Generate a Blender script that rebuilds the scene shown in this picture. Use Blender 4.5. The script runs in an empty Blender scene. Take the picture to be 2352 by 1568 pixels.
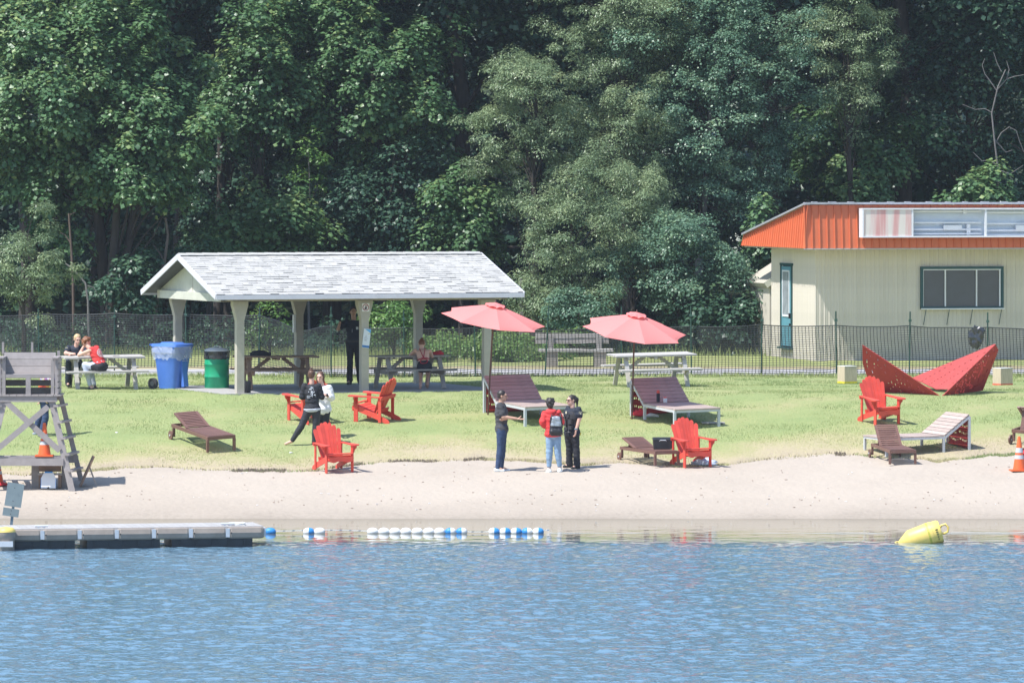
import bpy, math, random
import numpy as np
from mathutils import Vector, Matrix, Euler

R = math.radians
scene = bpy.context.scene
# ------------------------------------------------------------------ camera, sky, sun, exposure
F = 13500.0          # focal length in layout pixels (the layout is 2352 x 1568)
HC = 6.85            # camera height above the water
HZ = 400.0           # layout row of the horizon
cam_d = bpy.data.cameras.new('camera'); cam = bpy.data.objects.new('camera', cam_d)
scene.collection.objects.link(cam); scene.camera = cam
cam.location = (0, 0, HC); cam.rotation_euler = (R(90), 0, 0)
cam_d.sensor_width = 36.0; cam_d.lens = 36.0 * F / 2352.0
cam_d.shift_y = -(784.0 - HZ) / 2352.0
cam_d.clip_start = 1.0; cam_d.clip_end = 2000.0

SUN = Vector((-0.45, -0.27, 0.90)).normalized()
EL = math.asin(SUN.z); AZ = math.atan2(SUN.x, SUN.y)
w = bpy.data.worlds.new('World'); scene.world = w; w.use_nodes = True
nt = w.node_tree
bg = nt.nodes['Background']
sky = nt.nodes.new('ShaderNodeTexSky'); sky.sky_type = 'NISHITA'; sky.sun_disc = False
sky.sun_elevation = EL; sky.sun_rotation = AZ % (2 * math.pi)
sky.air_density = 1.0; sky.dust_density = 0.6; sky.ozone_density = 2.0
nt.links.new(sky.outputs[0], bg.inputs[0]); bg.inputs[1].default_value = 0.15
sun_d = bpy.data.lights.new('sun', 'SUN'); sun_o = bpy.data.objects.new('sun', sun_d)
scene.collection.objects.link(sun_o)
sun_d.energy = 4.6; sun_d.angle = R(0.53); sun_d.color = (1.0, 0.97, 0.93)
sun_o.rotation_euler = SUN.to_track_quat('Z', 'Y').to_euler()
sun_o.location = (-60, 60, 120)
vs = scene.view_settings
vs.view_transform = 'Standard'; vs.look = 'None'; vs.gamma = 1.0; vs.use_curve_mapping = False
vs.exposure = 0.60
scene.cycles.max_bounces = 6; scene.cycles.diffuse_bounces = 3; scene.cycles.glossy_bounces = 3
scene.cycles.transparent_max_bounces = 8; scene.cycles.use_denoising = True

# ------------------------------------------------------------------ terrain profile and layout helpers
PY = np.array([-60, 60, 104, 112, 116.95, 118.5, 120.5, 122.5, 123.2, 125, 127.5, 130, 132, 134.5, 139.5, 144, 160, 170, 200, 260, 400.])
PZ = np.array([-4, -3, -1.2, -.45, 0, .179, .423, .634, .69, .831, 1.18, 1.457, 1.64, 1.84, 1.86, 1.9, 1.9, 1.9, 2.6, 8, 30.])
def gz(y): return float(np.interp(y, PY, PZ))
_YY = np.linspace(70, 240, 6800)
_PP = HZ + (HC - np.interp(_YY, PY, PZ)) * F / _YY
def gy(py):                                     # distance of the ground seen at layout row py
    i = np.argmin(np.abs(_PP - py) + (_YY > 165) * 1e3); return float(_YY[i])
def at(px, py, Y): return Vector(((px - 1176.0) * Y / F, Y, HC - (py - HZ) * Y / F))
def G(px, py):
    Y = gy(py); return Vector(((px - 1176.0) * Y / F, Y, gz(Y)))
def slope(Y): return math.atan((gz(Y + .6) - gz(Y - .6)) / 1.2)
def sc(Y): return F / Y

# ------------------------------------------------------------------ materials
def nodes(name):
    m = bpy.data.materials.new(name); m.use_nodes = True
    t = m.node_tree; b = t.nodes['Principled BSDF']
    return m, t, b
def N(t, typ, **kw):
    n = t.nodes.new(typ)
    for k, v in kw.items():
        if k.startswith('i_'): n.inputs[int(k[2:])].default_value = v
        else: setattr(n, k, v)
    return n
def ramp(t, fac, stops):
    n = t.nodes.new('ShaderNodeValToRGB'); e = n.color_ramp.elements
    while len(e) < len(stops): e.new(0.5)
    for k, (p, c) in enumerate(stops):
        e[k].position = p; e[k].color = (*c, 1) if len(c) == 3 else c
    t.links.new(fac, n.inputs[0]); return n.outputs[0]
def mat(name, c, rough=.6, var=.12, scale=6.0, bump=0.0, bscale=40., stretch=(1, 1, 1), metal=0., spec=.5, c2=None, objrand=0., coat=0.):
    """painted / wooden / plastic surface: base colour with cloudy variation, wear and fine relief"""
    m, t, b = nodes(name); L = t.links
    tc = N(t, 'ShaderNodeTexCoord'); mp = N(t, 'ShaderNodeMapping'); mp.inputs['Scale'].default_value = stretch
    L.new(tc.outputs['Object'], mp.inputs[0])
    n = N(t, 'ShaderNodeTexNoise'); n.inputs['Scale'].default_value = scale; n.inputs['Detail'].default_value = 6
    n.inputs['Roughness'].default_value = .65
    L.new(mp.outputs[0], n.inputs[0])
    lo = tuple(max(0, x * (1 - var)) for x in c); hi = tuple(min(1, x * (1 + var)) for x in c)
    if c2: lo = c2; hi = c
    col = ramp(t, n.outputs[0], [(.3, lo), (.68, hi)])
    if objrand:
        oi = N(t, 'ShaderNodeObjectInfo'); hs = N(t, 'ShaderNodeHueSaturation')
        mr = N(t, 'ShaderNodeMapRange'); mr.inputs[3].default_value = 1 - objrand; mr.inputs[4].default_value = 1 + objrand
        L.new(oi.outputs['Random'], mr.inputs[0]); L.new(mr.outputs[0], hs.inputs['Value'])
        L.new(col, hs.inputs['Color']); col = hs.outputs[0]
    L.new(col, b.inputs['Base Color'])
    b.inputs['Roughness'].default_value = rough; b.inputs['Metallic'].default_value = metal
    b.inputs['Specular IOR Level'].default_value = spec
    if coat: b.inputs['Coat Weight'].default_value = coat
    if bump:
        n2 = N(t, 'ShaderNodeTexNoise'); n2.inputs['Scale'].default_value = bscale; n2.inputs['Detail'].default_value = 4
        L.new(mp.outputs[0], n2.inputs[0]); bp = N(t, 'ShaderNodeBump'); bp.inputs['Strength'].default_value = bump
        bp.inputs['Distance'].default_value = .01
        L.new(n2.outputs[0], bp.inputs['Height']); L.new(bp.outputs[0], b.inputs['Normal'])
    return m
WOOD = (4, 4, 30)
M = {}
M['red'] = mat('red_paint', (.66, .075, .05), .55, .16, 3, .1, 60, objrand=.12)
M['brown'] = mat('stained_hardwood', (.165, .085, .066), .5, .25, 5, .15, 60, (1, 8, 8), objrand=.12)
M['deck'] = mat('weathered_deck_wood', (.40, .32, .28), .7, .22, 6, .2, 50, (1, 10, 10), objrand=.12)
M['deckred'] = mat('reddish_deck_wood', (.33, .22, .20), .6, .22, 6, .2, 50, (1, 10, 10), objrand=.12)
M['galv'] = mat('pale_steel_frame', (.55, .57, .60), .45, .06, 8, metal=.1)
M['redmetal'] = mat('red_sheet_metal', (.40, .055, .055), .65, .10, 4, spec=.25)
M['greywood'] = mat('weathered_grey_wood', (.34, .31, .28), .8, .22, 5, .25, 60, (1, 12, 12), objrand=.12)
M['palewood'] = mat('sun_bleached_wood', (.43, .41, .385), .8, .22, 5, .25, 60, (1, 12, 12), objrand=.08)
M['brownwood'] = mat('brown_table_wood', (.24, .16, .115), .75, .25, 5, .25, 60, (1, 12, 12), objrand=.12)
M['chairgrey'] = mat('grey_painted_wood', (.31, .28, .27), .65, .12, 7, .1, 60, objrand=.06)
M['greige'] = mat('greige_paint', (.44, .405, .34), .7, .08, 5, .08, 30)
M['gable'] = mat('pale_painted_plywood', (.52, .52, .45), .75, .10, 4, .15, 25)
M['whitepaint'] = mat('white_painted_metal', (.74, .75, .78), .45, .05, 4)
M['fascia'] = mat('white_fascia_metal', (.62, .62, .68), .4, .05, 4)
M['shingle'] = mat('grey_asphalt_shingle', (.41, .405, .385), .9, .12, 9, .35, 150, objrand=.03)
M['shdark'] = mat('shingle_underlay', (.10, .10, .11), .9, .2, 9)
M['concrete'] = mat('concrete', (.36, .35, .34), .9, .16, 4, .3, 40)
M['orange'] = mat('orange_roof_metal', (.62, .155, .065), .5, .10, 1.6, objrand=.05)
M['cream'] = mat('cream_metal_cladding', (.59, .54, .465), .5, .10, 1.3, objrand=.03)
M['teal'] = mat('teal_paint', (.11, .28, .35), .5, .12, 4)
M['tealdark'] = mat('dark_teal_frame', (.02, .07, .075), .5, .12, 4)
M['glass'] = mat('dark_window_glass', (.045, .055, .07), .12, .1, 3, spec=.8)
M['black'] = mat('black_plastic', (.018, .018, .022), .45, .2, 8)
M['net'] = mat('black_plastic_netting', (.022, .026, .027), .5, .2, 8, spec=.6)
M['tpost'] = mat('green_steel_post', (.035, .085, .065), .6, .2, 8)
M['bluebin'] = mat('blue_plastic', (.07, .18, .56), .45, .06, 4, coat=.1)
M['green'] = mat('green_barrel_paint', (.012, .31, .15), .4, .12, 4)
M['grubber'] = mat('dark_rubber', (.04, .04, .045), .8, .15, 9)
M['coral'] = mat('coral_canopy_fabric', (.80, .12, .12), .85, .05, 3)
M['pole'] = mat('brown_umbrella_pole', (.10, .045, .035), .5, .1, 4)
M['cone'] = mat('orange_cone_plastic', (.75, .13, .03), .5, .06, 4)
M['reflect'] = mat('silver_reflective_band', (.50, .54, .58), .35, .05, 4)
M['white'] = mat('white_plastic', (.78, .79, .80), .5, .04, 4)
M['blue'] = mat('blue_float_plastic', (.035, .25, .62), .5, .05, 4)
M['yellow'] = mat('yellow_buoy_plastic', (.76, .57, .15), .45, .08, 5)
M['yellowd'] = mat('olive_yellow_stain', (.52, .47, .07), .5, .2, 9)
M['dock'] = mat('beige_dock_plastic', (.27, .23, .195), .6, .12, 5, .1, 30)
M['dockdeck'] = mat('pale_dock_boards', (.40, .39, .38), .6, .1, 6, objrand=.06)
M['float'] = mat('dark_pontoon_plastic', (.028, .036, .046), .5, .25, 5)
M['signback'] = mat('bare_aluminium_sign', (.22, .27, .28), .5, .08, 4, metal=.3)
M['stump'] = mat('pale_timber_block', (.50, .42, .30), .75, .15, 4, .2, 50, (10, 10, 1))
M['stumptop'] = mat('pale_timber_top', (.60, .60, .58), .8, .12, 5)  # top faces of the blocks, whiter than their sides
M['bark'] = mat('tree_bark', (.05, .042, .036), .95, .35, 3, .8, 14, (4, 4, 1))
M['barkpale'] = mat('pale_grey_bark', (.16, .15, .145), .9, .3, 3, .6, 14, (4, 4, 1))
M['rope'] = mat('white_rope', (.7, .7, .68), .8, .1, 30)
M['ropedark'] = mat('dark_rope_strand', (.25, .30, .38), .8, .1, 30)
M['redcloth'] = mat('red_cloth', (.60, .035, .045), .85, .15, 8, .3, 30)
M['whitecloth'] = mat('white_cloth', (.75, .75, .76), .85, .06, 8, .2, 30)
M['darkcloth'] = mat('black_cloth', (.022, .023, .03), .85, .25, 8, .4, 25)
M['bagplastic'] = None

# ------------------------------------------------------------------ mesh builder
class MB:
    def __init__(s): s.v = []; s.f = []; s.mi = []
    def add(s, vs_, fs_, mi=0):
        o = len(s.v); s.v += [tuple(v) for v in vs_]; s.f += [tuple(i + o for i in f) for f in fs_]; s.mi += [mi] * len(fs_)
        return s
    def box(s, c, d, rot=None, mi=0):
        hx, hy, hz = d[0] / 2, d[1] / 2, d[2] / 2
        P = [Vector((x, y, z)) for x in (-hx, hx) for y in (-hy, hy) for z in (-hz, hz)]
        if rot is not None:
            Rm = rot if isinstance(rot, Matrix) else Euler(rot).to_matrix(); P = [Rm @ p for p in P]
        c = Vector(c)
        return s.add([p + c for p in P], [(0, 1, 3, 2), (4, 6, 7, 5), (0, 4, 5, 1), (2, 3, 7, 6), (0, 2, 6, 4), (1, 5, 7, 3)], mi)
    def bar(s, a, b, w_, h_, up=(0, 0, 1), mi=0):
        a = Vector(a); b = Vector(b); d = (b - a); L_ = d.length; d.normalize(); up = Vector(up)
        x = d.cross(up)
        if x.length < 1e-4: x = d.cross(Vector((1, 0, 0)))
        x.normalize(); z = x.cross(d)
        Rm = Matrix((x, d, z)).transposed()
        return s.box((a + b) / 2, (w_, L_, h_), Rm, mi)
    def tube(s, pts, rad, n=8, cap=True, mi=0):
        pts = [Vector(p) for p in pts]; k = len(pts)
        if not hasattr(rad, '__len__'): rad = [rad] * k
        vs_ = []; prev = None
        for i, p in enumerate(pts):
            d = (pts[min(i + 1, k - 1)] - pts[max(i - 1, 0)]).normalized()
            if prev is None:
                x = d.orthogonal().normalized()
            else:
                x = (prev - d * prev.dot(d)).normalized()
            prev = x; y = d.cross(x)
            for j in range(n):
                a = 2 * math.pi * j / n
                vs_.append(p + (x * math.cos(a) + y * math.sin(a)) * rad[i])
        fs_ = [(i * n + j, i * n + (j + 1) % n, (i + 1) * n + (j + 1) % n, (i + 1) * n + j) for i in range(k - 1) for j in range(n)]
        if cap: fs_ += [tuple(reversed(range(n))), tuple(range((k - 1) * n, k * n))]
        return s.add(vs_, fs_, mi)
    def lathe(s, prof, n=24, c=(0, 0, 0), rot=None, mi=0, cap=True):
        vs_ = []
        Rm = Euler(rot).to_matrix() if rot is not None else Matrix.Identity(3)
        for (r, z) in prof:
            for j in range(n):
                a = 2 * math.pi * j / n
                vs_.append(Rm @ Vector((r * math.cos(a), r * math.sin(a), z)) + Vector(c))
        k = len(prof)
        fs_ = [(i * n + j, i * n + (j + 1) % n, (i + 1) * n + (j + 1) % n, (i + 1) * n + j) for i in range(k - 1) for j in range(n)]
        if cap: fs_ += [tuple(reversed(range(n))), tuple(range((k - 1) * n, k * n))]
        return s.add(vs_, fs_, mi)
    def prism(s, poly, a, b, fn, mi=0):
        """polygon (list of 2D points) extruded between offsets a and b; fn(u, v, w) -> 3D point"""
        n = len(poly)
        vs_ = [fn(u, v, a) for u, v in poly] + [fn(u, v, b) for u, v in poly]
        fs_ = [tuple(range(n)), tuple(reversed(range(n, 2 * n)))] + [(i, i + n, (i + 1) % n + n, (i + 1) % n) for i in range(n)]
        return s.add(vs_, fs_, mi)
    def quad(s, a, b, c, d, mi=0): return s.add([a, b, c, d], [(0, 1, 2, 3)], mi)
    def mesh(s, name, mats, smooth=False, fix=True):
        me = bpy.data.meshes.new(name); me.from_pydata([tuple(v) for v in s.v], [], s.f)
        for m_ in (mats if isinstance(mats, (list, tuple)) else [mats]): me.materials.append(m_)
        if any(s.mi): me.polygons.foreach_set('material_index', s.mi)
        if fix:
            import bmesh
            bm = bmesh.new(); bm.from_mesh(me); bmesh.ops.recalc_face_normals(bm, faces=bm.faces); bm.to_mesh(me); bm.free()
        if smooth:
            me.polygons.foreach_set('use_smooth', [True] * len(me.polygons))
            try: me.set_sharp_from_angle(angle=R(45))
            except Exception: pass
        me.update(); return me
    def build(s, name, mats, parent=None, smooth=False, loc=None, rot=None, kind=None, label=None):
        return link(name, s.mesh(name, mats, smooth), parent, loc, rot, kind, label)
COL = scene.collection
def link(name, me, parent=None, loc=None, rot=None, kind=None, label=None):
    o = bpy.data.objects.new(name, me); COL.objects.link(o)
    if parent is not None: o.parent = parent
    if loc is not None: o.location = loc
    if rot is not None: o.rotation_euler = rot
    if kind: o['kind'] = kind
    if label: o['label'] = label
    return o
def tag(o, label, cat, group=None, kind=None):
    o['label'] = label; o['category'] = cat
    if group: o['group'] = group
    if kind: o['kind'] = kind
    return o
def thing(name, label, cat, loc=(0, 0, 0), rotz=0., group=None, tilt=0.):
    o = bpy.data.objects.new(name, None); COL.objects.link(o); o.empty_display_size = .2
    o.matrix_world = Matrix.Translation(loc) @ Matrix.Rotation(tilt, 4, 'X') @ Matrix.Rotation(rotz, 4, 'Z')
    return tag(o, label, cat, group)
def move(o, loc, rotz=0., tilt=0., s=1.):
    o.matrix_world = Matrix.Translation(loc) @ Matrix.Rotation(tilt, 4, 'X') @ Matrix.Rotation(rotz, 4, 'Z') @ Matrix.Scale(s, 4)
KIDS = {}
def dup(root, label, loc, rotz=0., tilt=0., group=None):
    r = root.copy(); COL.objects.link(r); r['label'] = label
    if group: r['group'] = group
    move(r, loc, rotz, tilt)
    def rec(a, b):
        for ch in [o for o in bpy.data.objects if o.parent == a]:
            c = ch.copy(); COL.objects.link(c); c.parent = b; rec(ch, c)
    rec(root, r); return r
def grid_mesh(name, xs, ys, zf, m, kind='structure'):
    X, Yg = np.meshgrid(xs, ys); Z = zf(X, Yg)
    V = np.stack([X, Yg, Z], -1).reshape(-1, 3); nx, ny = len(xs), len(ys)
    i = (np.arange(ny - 1)[:, None] * nx + np.arange(nx - 1)[None, :]).reshape(-1)
    Fq = np.stack([i, i + 1, i + nx + 1, i + nx], 1)
    o = link(name, np_mesh(name, V, Fq, m, smooth=True)); o['kind'] = kind; return o
def np_mesh(name, V, Fc, m, smooth=False, tint=None, pt=None):
    me = bpy.data.meshes.new(name); k = Fc.shape[1]
    me.vertices.add(len(V)); me.vertices.foreach_set('co', np.asarray(V, np.float32).reshape(-1))
    me.loops.add(Fc.size); me.loops.foreach_set('vertex_index', Fc.astype(np.int32).reshape(-1))
    me.polygons.add(len(Fc)); me.polygons.foreach_set('loop_start', (np.arange(len(Fc)) * k).astype(np.int32))
    try: me.polygons.foreach_set('loop_total', np.full(len(Fc), k, np.int32))
    except Exception: pass
    if smooth: me.polygons.foreach_set('use_smooth', np.ones(len(Fc), bool))
    if tint is not None:
        a = me.attributes.new('tint', 'FLOAT', 'FACE'); a.data.foreach_set('value', tint.astype(np.float32))
    if pt is not None:
        a = me.attributes.new('edge', 'FLOAT', 'POINT'); a.data.foreach_set('value', pt.astype(np.float32))
    for m_ in (m if isinstance(m, (list, tuple)) else [m]): me.materials.append(m_)
    me.update(calc_edges=True); me.validate(); return me
rng = np.random.default_rng(7)
def vnoise(x, y, s, seed=0):
    """cheap smooth value noise, vectorised"""
    x = np.asarray(x) / s; y = np.asarray(y) / s
    xi = np.floor(x).astype(int); yi = np.floor(y).astype(int); fx = x - xi; fy = y - yi
    fx = fx * fx * (3 - 2 * fx); fy = fy * fy * (3 - 2 * fy)
    def h(a, b):
        n = (a * 374761393 + b * 668265263 + seed * 1442695041) & 0x7fffffff
        n = ((n ^ (n >> 13)) * 1274126177) & 0x7fffffff
        return ((n ^ (n >> 16)) & 0xffff) / 65535.0
    return (h(xi, yi) * (1 - fx) + h(xi + 1, yi) * fx) * (1 - fy) + (h(xi, yi + 1) * (1 - fx) + h(xi + 1, yi + 1) * fx) * fy
# ------------------------------------------------------------------ ground, water
def ground_mat(name, stops, scale=.6, fine=14., bump=.5, bscale=30., dist=.02, fine_amt=.35, extra=None, rough=.95):
    m, t, b = nodes(name); L = t.links
    g = N(t, 'ShaderNodeNewGeometry')
    n1 = N(t, 'ShaderNodeTexNoise'); n1.inputs['Scale'].default_value = scale; n1.inputs['Detail'].default_value = 5
    L.new(g.outputs['Position'], n1.inputs[0])
    n2 = N(t, 'ShaderNodeTexNoise'); n2.inputs['Scale'].default_value = fine; n2.inputs['Detail'].default_value = 5; n2.inputs['Roughness'].default_value = .7
    L.new(g.outputs['Position'], n2.inputs[0])
    mx = N(t, 'ShaderNodeMix'); mx.data_type = 'FLOAT'; mx.inputs[0].default_value = fine_amt
    L.new(n1.outputs[0], mx.inputs[2]); L.new(n2.outputs[0], mx.inputs[3])
    fac = mx.outputs[0]
    if extra: fac = extra(t, g, fac)
    L.new(ramp(t, fac, stops), b.inputs['Base Color'])
    n3 = N(t, 'ShaderNodeTexNoise'); n3.inputs['Scale'].default_value = bscale; n3.inputs['Detail'].default_value = 6
    L.new(g.outputs['Position'], n3.inputs[0])
    bp = N(t, 'ShaderNodeBump'); bp.inputs['Strength'].default_value = bump; bp.inputs['Distance'].default_value = dist
    L.new(n3.outputs[0], bp.inputs['Height']); L.new(bp.outputs[0], b.inputs['Normal'])
    b.inputs['Roughness'].default_value = rough; b.inputs['Specular IOR Level'].default_value = .2
    return m
def ygrad(y0, y1, amt):
    def f(t, g, fac):
        sx = N(t, 'ShaderNodeSeparateXYZ'); t.links.new(g.outputs['Position'], sx.inputs[0])
        mr = N(t, 'ShaderNodeMapRange'); mr.inputs[1].default_value = y0; mr.inputs[2].default_value = y1
        mr.inputs[3].default_value = -amt; mr.inputs[4].default_value = amt * .35
        t.links.new(sx.outputs[1], mr.inputs[0])
        a = N(t, 'ShaderNodeMath', operation='ADD'); t.links.new(fac, a.inputs[0]); t.links.new(mr.outputs[0], a.inputs[1])
        return a.outputs[0]
    return f
m_sand = ground_mat('beach_sand', [(.08, (.25, .215, .175)), (.36, (.365, .315, .262)), (.62, (.42, .365, .305))], .35, 9., .6, 9., .04, .5, ygrad(117, 119.5, .24))
def edgefade(t, g, fac):
    at_ = N(t, 'ShaderNodeAttribute', attribute_name='edge'); mr = N(t, 'ShaderNodeMapRange'); mr.inputs[1].default_value = 0; mr.inputs[2].default_value = 3.2; mr.inputs[3].default_value = -.34; mr.inputs[4].default_value = 0
    t.links.new(at_.outputs['Fac'], mr.inputs[0]); a = N(t, 'ShaderNodeMath', operation='ADD'); t.links.new(fac, a.inputs[0]); t.links.new(mr.outputs[0], a.inputs[1]); return a.outputs[0]
m_lawn = ground_mat('lawn_turf', [(.10, (.36, .30, .225)), (.22, (.42, .36, .235)), (.36, (.35, .335, .17)), (.48, (.285, .325, .14)), (.62, (.235, .295, .12)), (.8, (.18, .25, .10))], .55, 12., .8, 22., .05, .45, edgefade)
m_lawn2 = ground_mat('back_lawn_turf', [(.3, (.36, .36, .15)), (.7, (.25, .31, .11))], .5, 12., .8, 22., .05)
m_path = ground_mat('gravel_path', [(.3, (.34, .335, .34)), (.7, (.44, .43, .43))], 1.2, 20., .4, 40., .02)
m_dirt = ground_mat('sandy_verge', [(.3, (.42, .34, .22)), (.7, (.36, .33, .17))], .8, 14., .6, 30., .03)
m_floor = ground_mat('leaf_litter', [(.3, (.015, .022, .012)), (.7, (.03, .045, .02))], 1.2, 10., .8, 10., .1)
m_bed = ground_mat('lake_bed_sand', [(.3, (.13, .12, .08)), (.7, (.17, .16, .11))], 1.2, 10.)

EX = np.array([-200, 0, 60, 200, 330, 470, 600, 700, 800, 900, 1000, 1100, 1200, 1330, 1420, 1560, 1680, 1800, 1900, 2020, 2100, 2150, 2230, 2330, 2560.])
EP = np.array([1088, 1084, 1086, 1077, 1070, 1076, 1082, 1079, 1066, 1056, 1056, 1050, 1052, 1064, 1056, 1066, 1062, 1044, 1041, 1044, 1046, 1053, 1050, 1036, 1034.])
EYY = np.array([gy(p) for p in EP]); EXX = (EX - 1176) * EYY / F
def edge_y(x):
    b = np.interp(x, EXX, EYY)
    return b + (vnoise(x, x * 0, .9, 3) - .5) * .35 + (vnoise(x, x * 0, .25, 5) - .5) * .22 + (vnoise(x, x * 0, .08, 6) - .5) * .08
def zp(Y): return np.interp(Y, PY, PZ)
xs = np.concatenate([np.linspace(-90, -16, 20), np.linspace(-15.5, 15.5, 420), np.linspace(16, 90, 20)])
ysb = np.concatenate([np.linspace(108, 116, 9), np.linspace(116.3, 131, 150)])
def zsand(X, Y):
    z = zp(Y) - .0
    tex = (vnoise(X, Y, .6, 11) - .5) * .026 + (vnoise(X, Y, .2, 12) - .5) * .012
    z = z + tex * np.clip((Y - 117.6) / 1.2, 0, 1)
    d = Y - edge_y(X)
    z = z - .035 * np.clip((d + .5) / .5, 0, 1) - .06 * np.clip(d / 1.5, 0, 1)
    return z
grid_mesh('beach', xs, ysb, zsand, m_sand)
grid_mesh('lake_bed', np.linspace(-90, 90, 20), np.linspace(-60, 108.5, 30), lambda X, Y: zp(Y) - .02, m_bed)
def berm(X, Y, Z):
    """the turf is level with the pavilion slab all round it"""
    u = (X + 6.19) * math.cos(R(21)) + (Y - 133.5) * math.sin(R(21)); v = -(X + 6.19) * math.sin(R(21)) + (Y - 133.5) * math.cos(R(21))
    d = np.hypot(np.maximum(np.maximum(-.45 - u, u - 6.6), 0), np.maximum(np.maximum(-.25 - v, v - 4.7), 0))
    return np.maximum(Z, 1.872 - .22 * np.maximum(d - .1, 0) - .09 * (d <= 0.02))
# lawn: front boundary follows the ragged edge, with a small broken step down on to the sand
nx = len(xs); s_ = np.concatenate([[0, .006, .014, .03], np.linspace(.05, 1, 90)])
ed = edge_y(xs); X = np.repeat(xs[None, :], len(s_), 0); Y = ed[None, :] + (144.3 - ed[None, :]) * s_[:, None]
Z = zp(Y) + (vnoise(X, Y, .8, 21) - .5) * .04 + (vnoise(X, Y, .2, 22) - .5) * .02
Z = berm(X, Y, Z)
Z[0] -= .07; Z[1] -= .035; Z[2] -= .01
V = np.stack([X, Y, Z], -1).reshape(-1, 3)
i = (np.arange(len(s_) - 1)[:, None] * nx + np.arange(nx - 1)[None, :]).reshape(-1)
link('lawn', np_mesh('lawn', V, np.stack([i, i + 1, i + nx + 1, i + nx], 1), m_lawn, True, pt=(Y - ed[None, :]).reshape(-1)), kind='structure')
big = np.concatenate([np.linspace(-120, -20, 8), np.linspace(-18, 18, 40), np.linspace(20, 120, 8)])
def patchy(off, a=.01): return lambda X, Y: zp(Y) + off + (vnoise(X, Y, 1.1, 31) - .5) * a
grid_mesh('path', big, np.linspace(144.25, 149.2, 8), patchy(.006, .004), m_path)
grid_mesh('sandy_verge', big, np.linspace(149.15, 151.3, 6), patchy(.012, .006), m_dirt)
grid_mesh('lawn', big, np.linspace(151.2, 166, 12), patchy(.018, .02), m_lawn2)
grid_mesh('forest_floor', np.linspace(-160, 160, 40), np.linspace(163, 400, 60), lambda X, Y: zp(Y) + .03 + (vnoise(X, Y, 3, 41) - .5) * .2 * np.clip((Y - 164) / 4, 0, 1), m_floor)

# water
m_w, t, b = nodes('lake_water'); L = t.links
g = N(t, 'ShaderNodeNewGeometry'); mp = N(t, 'ShaderNodeMapping'); mp.inputs['Scale'].default_value = (1.0, .55, 1)
L.new(g.outputs['Position'], mp.inputs[0])
na = N(t, 'ShaderNodeTexNoise'); na.inputs['Scale'].default_value = 14; na.inputs['Detail'].default_value = 3; L.new(mp.outputs[0], na.inputs[0])
nb = N(t, 'ShaderNodeTexNoise'); nb.inputs['Scale'].default_value = 2.6; nb.inputs['Detail'].default_value = 2; L.new(mp.outputs[0], nb.inputs[0])
nc = N(t, 'ShaderNodeTexNoise'); nc.inputs['Scale'].default_value = .12; nc.inputs['Detail'].default_value = 3; L.new(g.outputs['Position'], nc.inputs[0])
sx = N(t, 'ShaderNodeSeparateXYZ'); L.new(g.outputs['Position'], sx.inputs[0])
# the wind dies near the shore: ripples fade out between 108 m and 109.5 m from the camera
ad = N(t, 'ShaderNodeMath', operation='MULTIPLY_ADD'); L.new(nc.outputs[0], ad.inputs[0]); ad.inputs[1].default_value = 2.2; L.new(sx.outputs[1], ad.inputs[2])
mr = N(t, 'ShaderNodeMapRange'); mr.inputs[1].default_value = 109.2; mr.inputs[2].default_value = 110.2; mr.inputs[3].default_value = 1.0; mr.inputs[4].default_value = .04
L.new(ad.outputs[0], mr.inputs[0])
pm = N(t, 'ShaderNodeMapRange'); pm.inputs[1].default_value = .35; pm.inputs[2].default_value = .7; pm.inputs[3].default_value = .75; pm.inputs[4].default_value = 1.15
L.new(nc.outputs[0], pm.inputs[0])
st = N(t, 'ShaderNodeMath', operation='MULTIPLY'); L.new(mr.outputs[0], st.inputs[0]); L.new(pm.outputs[0], st.inputs[1])
sm = N(t, 'ShaderNodeMath', operation='MULTIPLY_ADD'); L.new(nb.outputs[0], sm.inputs[0]); sm.inputs[1].default_value = 1.6; L.new(na.outputs[0], sm.inputs[2])
hm = N(t, 'ShaderNodeMath', operation='MULTIPLY'); L.new(sm.outputs[0], hm.inputs[0]); L.new(st.outputs[0], hm.inputs[1])
bp = N(t, 'ShaderNodeBump'); bp.inputs['Strength'].default_value = 1.0; bp.inputs['Distance'].default_value = .02
L.new(hm.outputs[0], bp.inputs['Height']); L.new(bp.outputs[0], b.inputs['Normal'])
m2 = N(t, 'ShaderNodeMapRange'); m2.inputs[1].default_value = 109.6; m2.inputs[2].default_value = 112.5; L.new(ad.outputs[0], m2.inputs[0])
L.new(ramp(t, m2.outputs[0], [(0, (.13, .23, .31)), (1, (.10, .095, .055))]), b.inputs['Base Color']); b.inputs['Roughness'].default_value = .05; b.inputs['IOR'].default_value = 1.333
def waves(X, Y):
    calm = np.clip((110.0 - (Y + 2.2 * (vnoise(X, Y, 7, 71) - .5) + .06 * X)) / 1.0, .10, 1.0)
    gust = .65 + .7 * vnoise(X, Y * .6, 9, 72)
    z = (.014) * (vnoise(X * .8, Y, .36, 73) - .5) + .025 * (vnoise(X * .95 + 9, Y, .20, 74) - .5) + .015 * (vnoise(X, Y + 5, .115, 75) - .5)
    edge_ = np.clip((16.4 - np.abs(X)) / .5, 0, 1) * np.clip((Y - 76.0) / .5, 0, 1) * np.clip((117.6 - Y) / .3, 0, 1)
    return .95 * z * calm * gust * edge_
wx = np.linspace(-16.4, 16.4, 560); wy = np.concatenate([np.linspace(76, 111, 640), np.linspace(111.1, 117.6, 50)])
wv = grid_mesh('lake_water', wx, wy, waves, m_w)
for xa, xb, ya, yb_ in [(-90, -16.4, -60, 117.6), (16.4, 90, -60, 117.6), (-16.4, 16.4, -60, 76)]:
    grid_mesh('lake_water', np.linspace(xa, xb, 4), np.linspace(ya, yb_, 4), lambda X, Y: 0 * X, m_w)

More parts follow.
